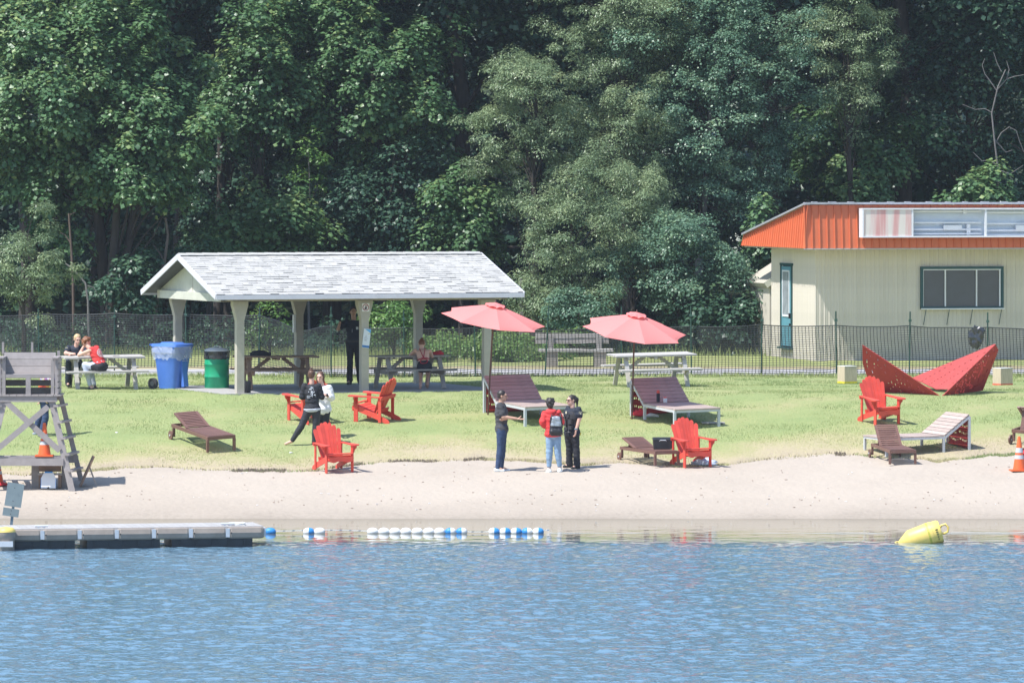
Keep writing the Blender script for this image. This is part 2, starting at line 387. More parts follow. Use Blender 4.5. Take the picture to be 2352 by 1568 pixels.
# grass blades over the lawn, and longer ragged tufts along the sand edge
m_gr, t, b = nodes('grass_blades'); L = t.links
a = N(t, 'ShaderNodeAttribute', attribute_name='tint'); L.new(ramp(t, a.outputs['Fac'], [(0, (.20, .27, .10)), (.5, (.34, .38, .16)), (1, (.52, .46, .28))]), b.inputs['Base Color'])
b.inputs['Roughness'].default_value = .7; b.inputs['Specular IOR Level'].default_value = .2
def blades(n, xr, yf, hr, wd, tintf):
    x = rng.uniform(*xr, n); y = yf(x, n); z = berm(x, y, zp(y)); h = rng.uniform(*hr, n) * (.75 + .5 * vnoise(x, y, .9, 51))
    an = rng.uniform(0, 6.28, n); lx = rng.normal(0, .35, n) * h; ly = rng.normal(0, .35, n) * h
    dx = np.cos(an) * wd; dy = np.sin(an) * wd * .5
    A = np.stack([x - dx, y - dy, z - .01], 1); B = np.stack([x + dx, y + dy, z - .01], 1); C = np.stack([x + lx, y + ly, z + h], 1)
    return np.stack([A, B, C], 1).reshape(-1, 3), np.clip(tintf(x, y) + rng.normal(0, .16, n), 0, 1)
def slab_free(x, y):
    u = (x + 6.19) * math.cos(R(21)) + (y - 133.5) * math.sin(R(21)); v = -(x + 6.19) * math.sin(R(21)) + (y - 133.5) * math.cos(R(21))
    return ~((u > -.40) & (u < 6.55) & (v > -.20) & (v < 5.25))
def tf(x, y): return np.clip(.82 - (y - edge_y(x)) * .14, .18, .9) + (vnoise(x, y, 1.4, 52) - .5) * .7
v1, t1 = blades(230000, (-15.5, 15.5), lambda x, n: edge_y(x) + rng.uniform(0.02, 1, n) ** 1.0 * (144.1 - edge_y(x)), (.012, .034), .006, tf)
c = v1.reshape(-1, 3, 3); k = slab_free(c[:, 0, 0], c[:, 0, 1]); v1 = c[k].reshape(-1, 3); t1 = t1[k]
v2, t2 = blades(26000, (-15.5, 15.5), lambda x, n: edge_y(x) + rng.normal(.0, .09, n) - .05 * vnoise(x, x * 0, .3, 8), (.015, .07), .008, lambda x, y: .95 - .8 * (vnoise(x, x * 0, 1.1, 53) > .62) + (vnoise(x, y, .3, 54) - .5) * .5)
v2[:, 2] -= .03
c = v2.reshape(-1, 3, 3); kk = rng.random(len(c)) < np.where(vnoise(c[:, 0, 0], c[:, 0, 0] * 0, 1.3, 91) > .5, .9, .18); v2 = c[kk].reshape(-1, 3); t2 = t2[kk]
c = v1.reshape(-1, 3, 3); kk = rng.random(len(c)) < np.clip((c[:, 0, 1] - edge_y(c[:, 0, 0])) / 1.6, .06, 1); v1 = c[kk].reshape(-1, 3); t1 = t1[kk]
m_dt = mat('dead_root_mat', (.19, .155, .12), .95, .4, 9)
v9, t9 = blades(20000, (-15.5, 15.5), lambda x, n: edge_y(x) + rng.normal(.02, .12, n), (.01, .05), .014, lambda x, y: 0 * x)
c = v9.reshape(-1, 3, 3); kk = rng.random(len(c)) < np.where(vnoise(c[:, 0, 0], c[:, 0, 0] * 0, .7, 92) * vnoise(c[:, 0, 0], c[:, 0, 0] * 0, 2.3, 93) > .38, .8, .03); v9 = c[kk].reshape(-1, 3); v9[:, 2] -= .02
o = link('root_mat', np_mesh('root_mat', v9, np.arange(len(v9)).reshape(-1, 3), m_dt)); tag(o, 'dark ragged roots and soil along the broken edge of the turf', 'turf edge', kind='stuff')
v3, t3 = blades(16000, (-15.5, 15.5), lambda x, n: 143.9 + rng.normal(0, .2, n), (.04, .12), .010, lambda x, y: .4 + 0 * x)
V = np.concatenate([v1, v2, v3]); T = np.concatenate([t1, t2, t3])
go = link('grass', np_mesh('grass', V, np.arange(len(V)).reshape(-1, 3), m_gr, tint=T))
tag(go, 'short mown grass with straw coloured blades along the sand edge', 'grass', kind='stuff')
# twigs and dry scraps lying on the sand
mb = MB()
for k in range(260):
    px = random.Random(k).uniform(-20, 2370); rr = random.Random(k + 999)
    py = rr.choice([rr.uniform(1085, 1175), rr.uniform(1060, 1100), rr.gauss(1150, 8)])
    p = G(px, py); 
    if p.y > edge_y(p.x) - .1: continue
    a_ = rr.uniform(0, 3.1); l_ = rr.uniform(.006, .03); q = Vector((math.cos(a_) * l_, math.sin(a_) * l_, 0)); p.z += .012
    mb.bar(p - q, p + q, .012, .010, mi=rr.choice([0, 0, 1]))
o = mb.build('beach_debris', [M['brownwood'], M['white']]); tag(o, 'scattered twigs shells and dry scraps on the sand', 'debris', kind='stuff')
# ------------------------------------------------------------------ picnic pavilion
PS = R(21.0); PU = Vector((math.cos(PS), math.sin(PS), 0)); PV = Vector((-math.sin(PS), math.cos(PS), 0))
PZ0 = 1.875
pav = thing('picnic_pavilion', 'open sided picnic pavilion with grey shingled gable roof on six flared posts', 'pavilion', (-6.19, 133.5, PZ0), PS)
# local: x along the long side, y to the back; front left post at the origin
mb = MB(); mb.box((3.08, 2.53, -.09), (6.95, 5.45, .18)); mb.build('floor_slab', M['concrete'], pav)
def post_mesh():
    mb = MB(); mb.box((0, 0, 1.03), (.175, .175, 2.06)); return mb.mesh('post', M['greige'])
def cap_mesh():
    mb = MB(); a, b_ = .088, .18; z0, z1 = 1.66, 2.085
    P = [(-a, z0), (a, z0), (b_, z1 - .08), (b_, z1), (-b_, z1), (-b_, z1 - .08)]
    mb.prism(P, -.097, .097, lambda u, v, w_: (u, w_, v))
    return mb.mesh('bracket', M['greige'])
PD = 4.6; PH = PD / 2
pm, cm = post_mesh(), cap_mesh()
for (x, y) in [(0, 0), (3, 0), (6, 0), (0, PD), (3, PD), (6, PD)]:
    p = link('post', pm, pav, (x, y, 0)); link('bracket', cm, p)
def bx(name, c, d, m, par=pav, rot=None): mb = MB(); mb.box(c, d, rot); return mb.build(name, m, par)
bz = 2.17
bx('beam', (3, 0, bz), (6.95, .16, .17), M['greige']); bx('beam', (3, PD, bz), (6.95, .16, .17), M['greige'])
for x in (-.40, 6.40): bx('beam', (x, PH, bz + .003), (.14, PD + .16, .185), M['gable'])
bx('beam', (3, PH, bz), (.12, PD - .17, .15), M['greige'])
OF, OU = .52, .72; ZE, ZR = 2.235, 3.11; HW = PH + OF; XA, XB = -OU, 6 + OU
th = math.atan2(ZR - ZE, HW)
for sgn in (-1, 1):
    mb = MB(); n_ = Vector((0, sgn * math.sin(th), math.cos(th)))
    P = [Vector((XA, PH + sgn * HW, ZE)), Vector((XB, PH + sgn * HW, ZE)), Vector((XB, PH, ZR)), Vector((XA, PH, ZR))]
    mb.add([p for p in P] + [p - n_ * .05 for p in P], [(0, 1, 2, 3), (7, 6, 5, 4), (0, 4, 5, 1), (1, 5, 6, 2), (2, 6, 7, 3), (3, 7, 4, 0)])
    mb.build('roof_deck', M['shdark'], pav)
    bx('fascia', (3, PH + sgn * (HW + .012), ZE - .045), (XB - XA + .02, .022, .105), M['fascia'])
    for xe, k in ((XA - .013, 1), (XB + .013, 1)):
        mb = MB(); a_ = Vector((xe, PH + sgn * (HW + .0), ZE - .035)); b_ = Vector((xe, PH, ZR - .035))
        mb.bar(a_, b_, .024, .13, up=(0, 0, 1)); mb.build('barge_board', M['fascia'], pav)
for xe in (-.36, 6.36):
    g_ = MB()
    g_.prism([(-PH - .1, bz + .093), (PH + .1, bz + .093), (PH + .1, bz + .13), (0, ZR - .11), (-PH - .1, bz + .13)], -.015, .015, lambda u, v, w_: (xe + w_, PH + u, v))
    gp = g_.build('gable_panel', M['gable'], pav)
    mb = MB(); mb.box((xe - .017 * (1 if xe < 0 else -1), PH, 2.65), (.008, .012, .75)); mb.build('seam', M['greige'], gp)
# shingles, laid in courses from the eave up: front slope tab by tab
rr = random.Random(4); tab_w = .215; ncourse = 19; L_s = math.hypot(HW, ZR - ZE); cour = L_s / ncourse
def tabm(wd, th_, ln=1.0, oy=0): mb = MB(); mb.box((0, oy, 0), (wd, cour * ln, th_)); return mb.mesh('shingle', M['shingle'])
tms = [tabm(tab_w - .006, .012, 1.02), tabm(tab_w - .012, .014, .78, cour * .11), tabm(tab_w - .004, .010, 1.0), tabm(tab_w - .014, .012, .74, cour * .13)]
rest = MB(); count = 0
for sgn in (-1, 1):
    Rm = Matrix.Rotation(-sgn * th, 3, 'X')
    for c_ in range(ncourse):
        x = XA + tab_w * (.5 if c_ % 2 else 1.0) * .5; 
        s0 = (c_ + .5) * cour
        while x < XB:
            up = s0 + rr.uniform(-.006, .006); y = PH + sgn * (HW - up * math.cos(th)); z = ZE + up * math.sin(th) + .012 + rr.uniform(0, .006)
            x0 = max(XA + .11, min(XB - .11, x)); rx = -sgn * th + (sgn * .02)
            if sgn == -1 and c_ < 13 and count < 300:
                link('shingle', rr.choice(tms), pav, (x0, y, z), (rx, 0, rr.uniform(-.012, .012))); count += 1
            else:
                rest.box((x0, y - sgn * cour * .0, z), (tab_w - .008, cour * rr.choice([1.0, .80, 1.0, .74]), rr.choice([.010, .013, .015])), (rx, 0, rr.uniform(-.012, .012)))
            x += tab_w
rest.build('shingles', M['shingle'], pav, kind='stuff')
mb = MB()
x = XA
k = 0
while x < XB - .1:
    mb = MB()
    for sg in (-1, 1): mb.box((0, sg * .075, -.026), (.2, .16, .014), (-sg * th, 0, 0))
    link('ridge_shingle', mb.mesh('ridge_shingle', M['shingle']), pav, (x + .1, PH, ZR + .045 + .004 * (k % 2)), (0, R(1.5), 0)); x += .19; k += 1

# signs on the middle post
def pav_pt(x, y, z): return Vector((-6.19, 133.5, PZ0)) + PU * x + PV * y + Vector((0, 0, z))
m_pr, t, b = nodes('prohibition_sign_face'); b.inputs['Base Color'].default_value = (.75, .74, .72, 1); b.inputs['Roughness'].default_value = .4
s1 = thing('prohibition_sign', 'square white sign with red crossed circle high on the middle front post', 'sign', pav_pt(3, -.115, 1.93), PS)
mb = MB(); mb.box((0, 0, 0), (.18, .012, .19)); mb.build('sign_plate', m_pr, s1)
m_rd = mat('sign_red', (.35, .04, .06), .5, .05); m_bk = mat('sign_black', (.02, .02, .025), .5, .05)
mb = MB(); n = 28
for j in range(n):
    a0, a1 = 2 * math.pi * j / n, 2 * math.pi * (j + 1) / n
    ro, ri = .078, .062
    mb.add([(ro * math.cos(a0), -.009, ro * math.sin(a0)), (ro * math.cos(a1), -.009, ro * math.sin(a1)), (ri * math.cos(a1), -.009, ri * math.sin(a1)), (ri * math.cos(a0), -.009, ri * math.sin(a0))], [(0, 1, 2, 3)])
mb.bar((-.047, -.0115, -.047), (.047, -.0115, .047), .004, .014, up=(0, 1, 0)); mb.build('red_ring', m_rd, s1)
mb = MB(); mb.prism([(-.02, -.045), (.022, -.045), (.026, -.01), (.012, .012), (.012, .04), (.002, .05), (-.006, .035), (-.008, .005), (-.028, -.02)], -.0085, -.007, lambda u, v, w_: (u, w_, v)); mb.build('black_figure', m_bk, s1)
s2 = thing('notice_board', 'tilted white and blue printed notice on the middle front post', 'notice', pav_pt(3.02, -.115, 1.22), PS)
m_no, t, b = nodes('notice_print'); L = t.links
tc = N(t, 'ShaderNodeTexCoord'); sx = N(t, 'ShaderNodeSeparateXYZ'); L.new(tc.outputs['Object'], sx.inputs[0])
L.new(ramp(t, sx.outputs[2], [(0, (.7, .74, .78)), (1, (.7, .76, .82))]), b.inputs['Base Color'])
mb = MB(); mb.box((0, 0, 0), (.17, .01, .44)); mb.build('sign_plate', m_no, s2)
m_bl = mat('print_blue', (.03, .17, .45), .5, .05); m_lb = mat('print_light_blue', (.12, .42, .75), .5, .05); m_ye = mat('print_yellow', (.55, .45, .06), .5, .05); m_tx = mat('print_grey_text', (.25, .27, .30), .6, .05)
mb = MB(); mb.quad((-.084, -.0065, -.21), (.084, -.0065, -.21), (.084, -.0065, -.16), (-.084, -.0065, -.16), 0)
mb.add([(-.06, -.0065, .21), (.084, -.0065, .21), (.084, -.0065, .13)], [(0, 1, 2)], 1); mb.quad((.03, -.0067, .105), (.084, -.0067, .115), (.084, -.0067, .128), (.03, -.0067, .118), 2)
mb.build('print', [m_bl, m_lb, m_ye], s2)
def text(body, size, m, parent, loc, rot=(R(90), 0, 0), name='lettering', ext=.0008, align='CENTER', sp=1.0, shear=0):
    cu = bpy.data.curves.new(name, 'FONT'); cu.body = body; cu.size = size; cu.extrude = ext; cu.align_x = align; cu.space_line = sp; cu.shear = shear
    cu.resolution_u = 2
    o = bpy.data.objects.new(name, cu); dg = bpy.context.evaluated_depsgraph_get(); COL.objects.link(o)
    bpy.context.view_layer.update(); me = bpy.data.meshes.new_from_object(o.evaluated_get(bpy.context.evaluated_depsgraph_get()))
    bpy.data.objects.remove(o); me.materials.clear(); me.materials.append(m); me.name = name
    return link(name, me, parent, loc, rot)
for k, (zz, wd) in enumerate([(.06, .02), (.03, .04), (.0, .09), (-.03, .05), (-.05, .06)]):
    mb = MB(); mb.box((-.02, -.0065, zz), (wd, .001, .008)); mb.build('printed_line', m_tx, s2)
s2.rotation_euler = (0, R(7), PS)
s3 = thing('pale_notice', 'narrow white notice on the left side of the middle rear post', 'notice', pav_pt(2.86, 4.53, 1.45), PS)
mb = MB(); mb.box((0, 0, 0), (.05, .09, .42)); mb.build('sign_plate', M['white'], s3)

# ------------------------------------------------------------------ snack bar building
BY = R(13.0); cw = at(1872, 830, 155.4); cw.z = 1.9
bld = thing('snack_bar', 'cream clad snack bar with orange metal mansard roof and a stripped sign box', 'building', cw, BY)
# local: origin at the front left wall corner, x along the front, y to the back
WH = 3.03; BL = 12.0; BD = 4.35
rr = random.Random(9)
def panel(wd, h, name, m, rib=.012):
    """one cladding sheet with a raised rib down each edge and a shallow one in the middle"""
    mb = MB(); q = wd / 2
    P = [(-q, 0), (-q + .012, rib), (-q + .03, rib), (-q + .042, 0), (-.02, 0), (-.012, rib * .5), (.012, rib * .5), (.02, 0), (q - .0015, 0), (q - .0015, -.01), (-q, -.01)]
    mb.prism(P, 0, h, lambda u, v, w_: (u, -v, w_)); return mb.mesh(name, m)
pmf = panel(.126, WH, 'wall_panel', M['cream']); n_f = int(BL / .126)
wx0, wx1, wz0, wz1 = (2117 - 1872) / 86.9 / .974, (2312 - 1872) / 86.9 / .974, (830 - 711) / 86.9, (830 - 613) / 86.9
lowp = panel(.126, wz0, 'wall_panel', M['cream']); topp = panel(.126, WH - wz1, 'wall_panel', M['cream'])
for k in range(n_f):
    x = .063 + k * .126
    if wx0 + .05 < x < wx1 - .05:
        link('wall_panel', lowp, bld, (x, 0, 0)); link('wall_panel', topp, bld, (x, 0, wz1))
    else: link('wall_panel', pmf, bld, (x, 0, 0))
DW0, DW1, DH0, DH1 = 2.2, 3.2, .30, 2.50      # door opening along the side wall
for k in range(int(BD / .126)):
    y = .063 + k * .126
    if DW0 < y < DW1:
        link('wall_panel', panel(.126, WH - DH1, 'wall_panel', M['cream']), bld, (0, y, DH1), (0, 0, R(-90)))
        link('wall_panel', panel(.126, DH0, 'wall_panel', M['cream']), bld, (0, y, 0), (0, 0, R(-90)))
    else: link('wall_panel', pmf, bld, (0, y, 0), (0, 0, R(-90)))
mb = MB(); mb.box((BL / 2 + .03, BD / 2 + .03, WH / 2), (BL - .02, BD - .02, WH)); mb.build('inner_wall', M['black'], bld)
mb = MB(); mb.box((BL / 2, BD / 2, -.1), (BL + .06, BD + .06, .26)); mb.build('foundation', M['concrete'], bld)
# door in the side wall (facing -x)
d_ = link('door', (lambda b: (b.box((0, 0, 0), (.05, DW1 - DW0 - .08, DH1 - DH0 - .06)), b.mesh('door', M['teal']))[1])(MB()), bld, (-.01, (DW0 + DW1) / 2, (DH0 + DH1) / 2))
mb = MB(); mb.box((-.03, 0, .35), (.012, .62, 1.15)); mb.build('glass_pane', mat('pale_door_glass', (.30, .33, .36), .2, .2, 3), d_)
mb = MB()
for (c, dd) in [((-.035, -.33, .35), (.02, .04, 1.2)), ((-.035, .33, .35), (.02, .04, 1.2)), ((-.035, 0, .95), (.02, .7, .04)), ((-.035, 0, -.25), (.02, .7, .05))]: mb.box(c, dd)
mb.build('pane_frame', M['whitepaint'], d_)
mb = MB(); mb.box((-.05, -.46, -.25), (.07, .05, .14)); mb.box((-.05, -.46, -.48), (.05, .04, .06)); mb.build('lock', M['black'], d_)
mb = MB()
for (c, dd) in [((-.02, DW0 - .03, 1.4), (.06, .06, 2.26)), ((-.02, DW1 + .03, 1.4), (.06, .06, 2.26)), ((-.02, (DW0 + DW1) / 2, DH1 + .03), (.062, 1.2, .06)), ((-.06, (DW0 + DW1) / 2, DH0 - .02), (.14, 1.2, .05))]: mb.box(c, dd)
mb.build('door_frame', M['tealdark'], bld)
# serving window
wn = MB(); fw = .07
for (c, dd) in [(((wx0 + wx1) / 2, -.03, wz1 - fw / 2), (wx1 - wx0, .09, fw)), (((wx0 + wx1) / 2, -.03, wz0 + fw / 2), (wx1 - wx0, .09, fw)), ((wx0 + fw / 2, -.032, (wz0 + wz1) / 2), (fw, .09, wz1 - wz0 - .002)), ((wx1 - fw / 2, -.032, (wz0 + wz1) / 2), (fw, .09, wz1 - wz0 - .002))]: wn.box(c, dd)
win = wn.build('window', M['tealdark'], bld)
pxs = [wx0 + fw, wx0 + (wx1 - wx0) * .298, wx0 + (wx1 - wx0) * .675, wx1 - fw - .03]
for a_, b_ in zip(pxs[:-1], pxs[1:]):
    mb = MB(); mb.box(((a_ + b_) / 2, .0, (wz0 + wz1) / 2), (b_ - a_ - .03, .01, wz1 - wz0 - .14)); mb.build('pane', M['glass'], win)
mb = MB()
for x in pxs: mb.box((x, -.035, (wz0 + wz1) / 2), (.032, .05, wz1 - wz0 - .14))
mb.box(((wx0 + wx1) / 2, -.04, wz1 - .082), (wx1 - wx0 - .14, .045, .025)); mb.build('mullion', M['whitepaint'], win)
mb = MB(); mb.box(((wx0 + wx1) / 2, -.11, wz0 + .005), (wx1 - wx0, .10, .03)); mb.build('sill', M['whitepaint'], win)
for f_ in (.06, .34, .62, .97):
    mb = MB(); x = wx0 + (wx1 - wx0) * f_; mb.bar((x, -.10, wz0 - .01), (x - .05, -.03, wz0 - .42), .013, .013); mb.build('strut', M['tealdark'], win)
mb = MB(); mb.lathe([(.04, 0), (.05, .05), (.045, .12), (.02, .14)], 8, (wx1 - .45, .06, wz0 + .08)); mb.box((wx1 - .38, .06, wz0 + .12), (.1, .05, .07)); mb.build('window_item', M['yellow'], win)
# mansard roof
OFr, OS = .92, .55; FH = 1.14
rt = WH + FH; yb = BD + .93
def roof_h(y): return max(.30, FH - (FH - .30) * (y + OFr) / (yb + OFr))
xL = -OS; yF = -OFr
mpx = .205; k = 0; x = xL + mpx / 2
def seam(wd, h, lean, name='roof_panel', m=M['orange'], cut=0):
    mb = MB(); q = wd / 2
    P = [(-q, 0), (-q + .004, .035), (-q + .022, .035), (-q + .026, 0), (q - .001, 0), (q - .001, -.012), (-q, -.012)]
    mb.prism(P, 0, 1, lambda u, v, w_: (u, -v + lean * (1 - w_) * -1, (h + cut * u) * w_)); return mb.mesh(name, m)
fm = seam(mpx, FH, .10)
while x < BL + .6:
    link('roof_panel', fm, bld, (x, yF + .1, WH - .03)); x += mpx
y = yF + .0; sp_ = .215
slope_s = -(FH - .30) / (yb + OFr)
while y < yb:
    h = roof_h(y + sp_ / 2)
    me = seam(sp_, h, .08, cut=-slope_s)
    link('roof_panel', me, bld, (xL + .08, y + sp_ / 2, WH - .03), (0, 0, R(-90))); y += sp_
mb = MB(); mb.box((BL / 2 + OS / 2, (yF + yb) / 2, WH - .05), (BL + OS + 1.0, yb - yF - .04, .03)); mb.build('soffit', M['cream'], bld)
# flat-ish roof deck sloping to the back, and its rolled grey edge
mb = MB(); P = [(yF + .12, rt - .04), (yb, WH + .26), (yb, WH), (yF + .12, WH - .03)]
mb.prism(P, xL + .1, BL + .5, lambda u, v, w_: (w_, u, v)); mb.build('roof_deck', M['concrete'], bld)
mb = MB(); mb.bar((xL + .02, yF + .10, rt + .01), (BL + .6, yF + .10, rt + .01), .20, .055)
for k in range(24):
    xx = xL + .3 + k * .52 + rr.uniform(-.05, .05); mb.box((xx, yF + .10, rt + .045), (rr.uniform(.10, .2), .16, .02))
mb.build('roof_edge', mat('grey_roof_edge', (.36, .37, .40), .6, .15), bld)
mb = MB(); mb.bar((xL + .06, yF + .02, rt - .005), (xL + .06, yb, WH + .285), .18, .05); mb.build('roof_edge', mat('grey_roof_trim', (.30, .31, .34), .6, .15), bld)
mb = MB(); mb.bar((xL - .02, yF - .012, WH - .045), (BL + .6, yF - .012, WH - .045), .012, .03); mb.build('drip_edge', mat('drip_edge_metal', (.45, .42, .40), .5, .1), bld)
# sign box
SX0 = (1973 - 1872) / 86.9 / .974 - .26; SZ0 = WH + (567 - 545) / 86.9; SZ1 = WH + (567 - 478) / 86.9; SX1 = BL
yb0, yf0 = yF - .03, yF - .34
sb = MB()
sb.box(((SX0 + SX1) / 2, yb0, (SZ0 + SZ1) / 2), (SX1 - SX0, .03, SZ1 - SZ0)); sign = sb.build('sign_box', mat('sign_box_inside', (.60, .66, .74), .5, .05, 3), bld)
mb = MB(); mb.box(((SX0 + SX1) / 2, (yb0 + yf0) / 2, SZ0 + .02), (SX1 - SX0, yb0 - yf0, .04)); mb.box((SX0 + .02, (yb0 + yf0) / 2, (SZ0 + SZ1) / 2), (.04, yb0 - yf0 - .002, SZ1 - SZ0 - .082)); mb.box(((SX0 + SX1) / 2, (yb0 + yf0) / 2, SZ1 - .018), (SX1 - SX0, yb0 - yf0, .036))
mb.build('sign_frame', M['whitepaint'], sign)
px0, px1 = SX0 + .04, SX0 + (2087 - 1973) / 86.9 / .974
m_pk, t, b = nodes('faded_pink_sign_panel'); L = t.links
tc = N(t, 'ShaderNodeTexCoord'); mp = N(t, 'ShaderNodeMapping'); mp.inputs['Scale'].default_value = (6, 1, .35); L.new(tc.outputs['Object'], mp.inputs[0])
n = N(t, 'ShaderNodeTexNoise'); n.inputs['Scale'].default_value = 1.2; n.inputs['Detail'].default_value = 4; L.new(mp.outputs[0], n.inputs[0])
L.new(ramp(t, n.outputs[0], [(.40, (.72, .66, .60)), (.47, (.70, .56, .52)), (.56, (.66, .38, .36)), (.7, (.60, .28, .27))]), b.inputs['Base Color'])
mb = MB(); mb.box(((px0 + px1) / 2, yf0 + .03, (SZ0 + SZ1) / 2), (px1 - px0, .015, SZ1 - SZ0 - .08)); mb.build('sign_panel', m_pk, sign)
for x in (px1 + .03, px1 + .03 + 2.02, px1 + .03 + 4.1): 
    mb = MB(); mb.box((x, yf0 + .04, (SZ0 + SZ1) / 2), (.05, .05, SZ1 - SZ0 - .08)); mb.build('sign_mullion', M['whitepaint'], sign)
for k in range(3):
    xa = px1 + .08 + k * 2.0
    for j, zz in enumerate((.88, .50, .27, .12)):
        mb = MB(); z_ = SZ0 + (SZ1 - SZ0) * zz - (k % 2) * .03; mb.bar((xa, yb0 - .10, z_), (xa + 1.9, yb0 - .10, z_), .05, .038); mb.build('light_tube', M['whitepaint'], sign)
    mb = MB(); mb.box((xa + 1.1, yb0 - .13, SZ0 + .26), (.5, .06, .12)); mb.build('sign_ballast', M['whitepaint'], sign); mb = MB(); mb.box((xa + 1.55, yb0 - .08, SZ0 + .2), (.1, .06, .3)); mb.build('cable_box', M['whitepaint'], sign); mb = MB(); mb.box((xa + 1.45, yb0 - .08, SZ1 - .1), (.09, .07, .1)); mb.build('tube_bracket', M['whitepaint'], sign)
# lean-to on the left of the building
lt = cw + Matrix.Rotation(BY, 3, 'Z') @ Vector((-.02, BD + .06, 0))
ann = thing('lean_to_shed', 'small cream lean-to shed at the left side of the snack bar', 'shed', lt, R(13))
mb = MB(); mb.box((.9, 1.0, 1.0), (1.8, 2.0, 2.0)); mb.build('wall', M['cream'], ann)
mb = MB(); mb.bar((-.13, 1.05, 1.94), (1.2, 1.05, 2.78), 2.3, .12); mb.build('roof', M['greige'], ann)
mb = MB(); mb.bar((-.15, -.13, 1.94), (1.2, -.13, 2.79), .03, .17); mb.build('fascia', M['gable'], ann)

# ------------------------------------------------------------------ safety fence
fen = thing('safety_fence', 'long black plastic mesh safety fence on green steel stakes behind the lawn', 'fence', (0, 0, 0))
XP = np.array([-120, 90, 263, 428, 595, 680, 761, 929, 1093, 1252, 1427, 1588, 1748, 1921, 2088, 2268, 2500.])
YP = np.array([147, 147, 147, 147, 147, 145.2, 143.6, 143.6, 143.6, 143.6, 143.8, 144, 144, 144, 144, 144, 144.])
TP = np.array([724, 722, 719, 722, 724, 742, 750, 752, 754, 757, 752, 749, 746, 748, 748, 752, 756.])
BP = np.array([844, 842, 842, 842, 846, 858, 864, 866, 866, 867, 863, 865, 867, 867, 867, 867, 867.])
px = []; cell = .083
u = np.linspace(-120, 2500, 2000)
Yu = np.interp(u, XP, YP); Xu = (u - 1176) * Yu / F
arc = np.concatenate([[0], np.cumsum(np.hypot(np.diff(Xu), np.diff(Yu)))]); nu = int(arc[-1] / cell)
us = np.interp(np.linspace(0, arc[-1], nu), arc, u); Yn = np.interp(us, XP, YP); Xn = (us - 1176) * Yn / F
Tn = np.interp(us, XP, TP); Bn = np.interp(us, XP, BP)
sag = np.zeros(nu)
for a_, b_ in zip(XP[:-1], XP[1:]):
    k = (us >= a_) & (us <= b_); q = (us[k] - a_) / (b_ - a_); sag[k] = 4 * q * (1 - q)
sagT = Tn + sag * 3.0 + 16 * np.exp(-((us - 690) / 34) ** 2); Bn = Bn + sag * (vnoise(us, us * 0, 160, 2) - .4) * 6
ZT = HC - (sagT - HZ) * Yn / F; ZB = HC - (Bn - HZ) * Yn / F
NR = 25
vv = np.linspace(0, 1, NR)
Zg = ZB[None] + (ZT - ZB)[None] * vv[:, None]
Zg = Zg + (vnoise(Xn[None] * 1.0 + vv[:, None], vv[:, None] * 3 + 0 * Xn[None], .7, 61) - .5) * .03
Yg = Yn[None] + .05 * np.sin(Xn[None] * 1.7 + vv[:, None] * 2) + .04 * (vnoise(Xn[None], vv[:, None] * 1.3 + 0 * Xn[None], .5, 62) - .5)
Xg = Xn[None] + .02 * (vnoise(Xn[None], vv[:, None] * 1.5, .6, 63) - .5) + .02 * np.sin(vv[:, None] * 5)
Gd = np.stack([Xg, Yg, Zg], -1)
def strands(A, B, hv, wv_):
    """flat strands from A to B: half-height hv (vertical or horizontal offset) and thickness wv_"""
    o1 = hv; o2 = np.array([0, wv_, 0])
    P = np.stack([A - o1 - o2, A + o1 - o2, B + o1 - o2, B - o1 - o2, A - o1 + o2, A + o1 + o2, B + o1 + o2, B - o1 + o2], 1)
    n_ = len(P); base = (np.arange(n_) * 8)[:, None, None]
    Fq = np.array([[0, 3, 2, 1], [4, 5, 6, 7], [1, 2, 6, 5], [0, 4, 7, 3]])[None]
    return P.reshape(-1, 3), (Fq + base).reshape(-1, 4)
# one net between each pair of stakes
si = np.searchsorted(us, XP[1:-1])
cuts = [0] + [int(x) for x in si if 0 < x < nu - 1] + [nu - 1]
for a_, b_ in zip(cuts[:-1], cuts[1:]):
    g_ = Gd[:, a_:b_ + 1]
    hA = g_[:, :-1].reshape(-1, 3); hB = g_[:, 1:].reshape(-1, 3)
    vA = g_[:-1].reshape(-1, 3); vB = g_[1:].reshape(-1, 3)
    P1, F1 = strands(hA, hB, np.array([0, 0, .0085]), .003); P2, F2 = strands(vA, vB, np.array([.0065, 0, 0]), .003)
    top = g_[-1]; P3, F3 = strands(top[:-1], top[1:], np.array([0, 0, .014]), .004)
    P = np.concatenate([P1, P2, P3]); Fc = np.concatenate([F1, F2 + len(P1), F3 + len(P1) + len(P2)])
    o = link('net', np_mesh('net', P, Fc, M['net']), fen); o['kind'] = 'stuff'
mb = MB(); mb.box((0, 0, .86), (.035, .006, 1.72)); mb.box((0, -.018, .86), (.008, .03, 1.72)); mb.box((0, -.02, 1.50), (.07, .05, .06))
for k in range(14): mb.box((0, -.036, .15 + k * .1), (.014, .01, .02))
sm_ = mb.mesh('stake', M['tpost'])
for k, (x, y) in enumerate(zip(XP[1:-1], YP[1:-1])):
    if x == 680: continue
    top = {90: 708, 263: 706, 428: 702, 595: 705, 761: 704, 929: 712, 1093: 706, 1252: 700, 1427: 705, 1588: 703, 1748: 714, 1921: 714, 2088: 715, 2268: 717}[int(x)]
    zt = HC - (top - HZ) * y / F
    link('stake', sm_, fen, ((x - 1176) * y / F, y - .05, zt - 1.72), (R(rr.uniform(-2, 2)), R({1252: 3, 1093: -1.5}.get(int(x), rr.uniform(-.8, .8))), 0))
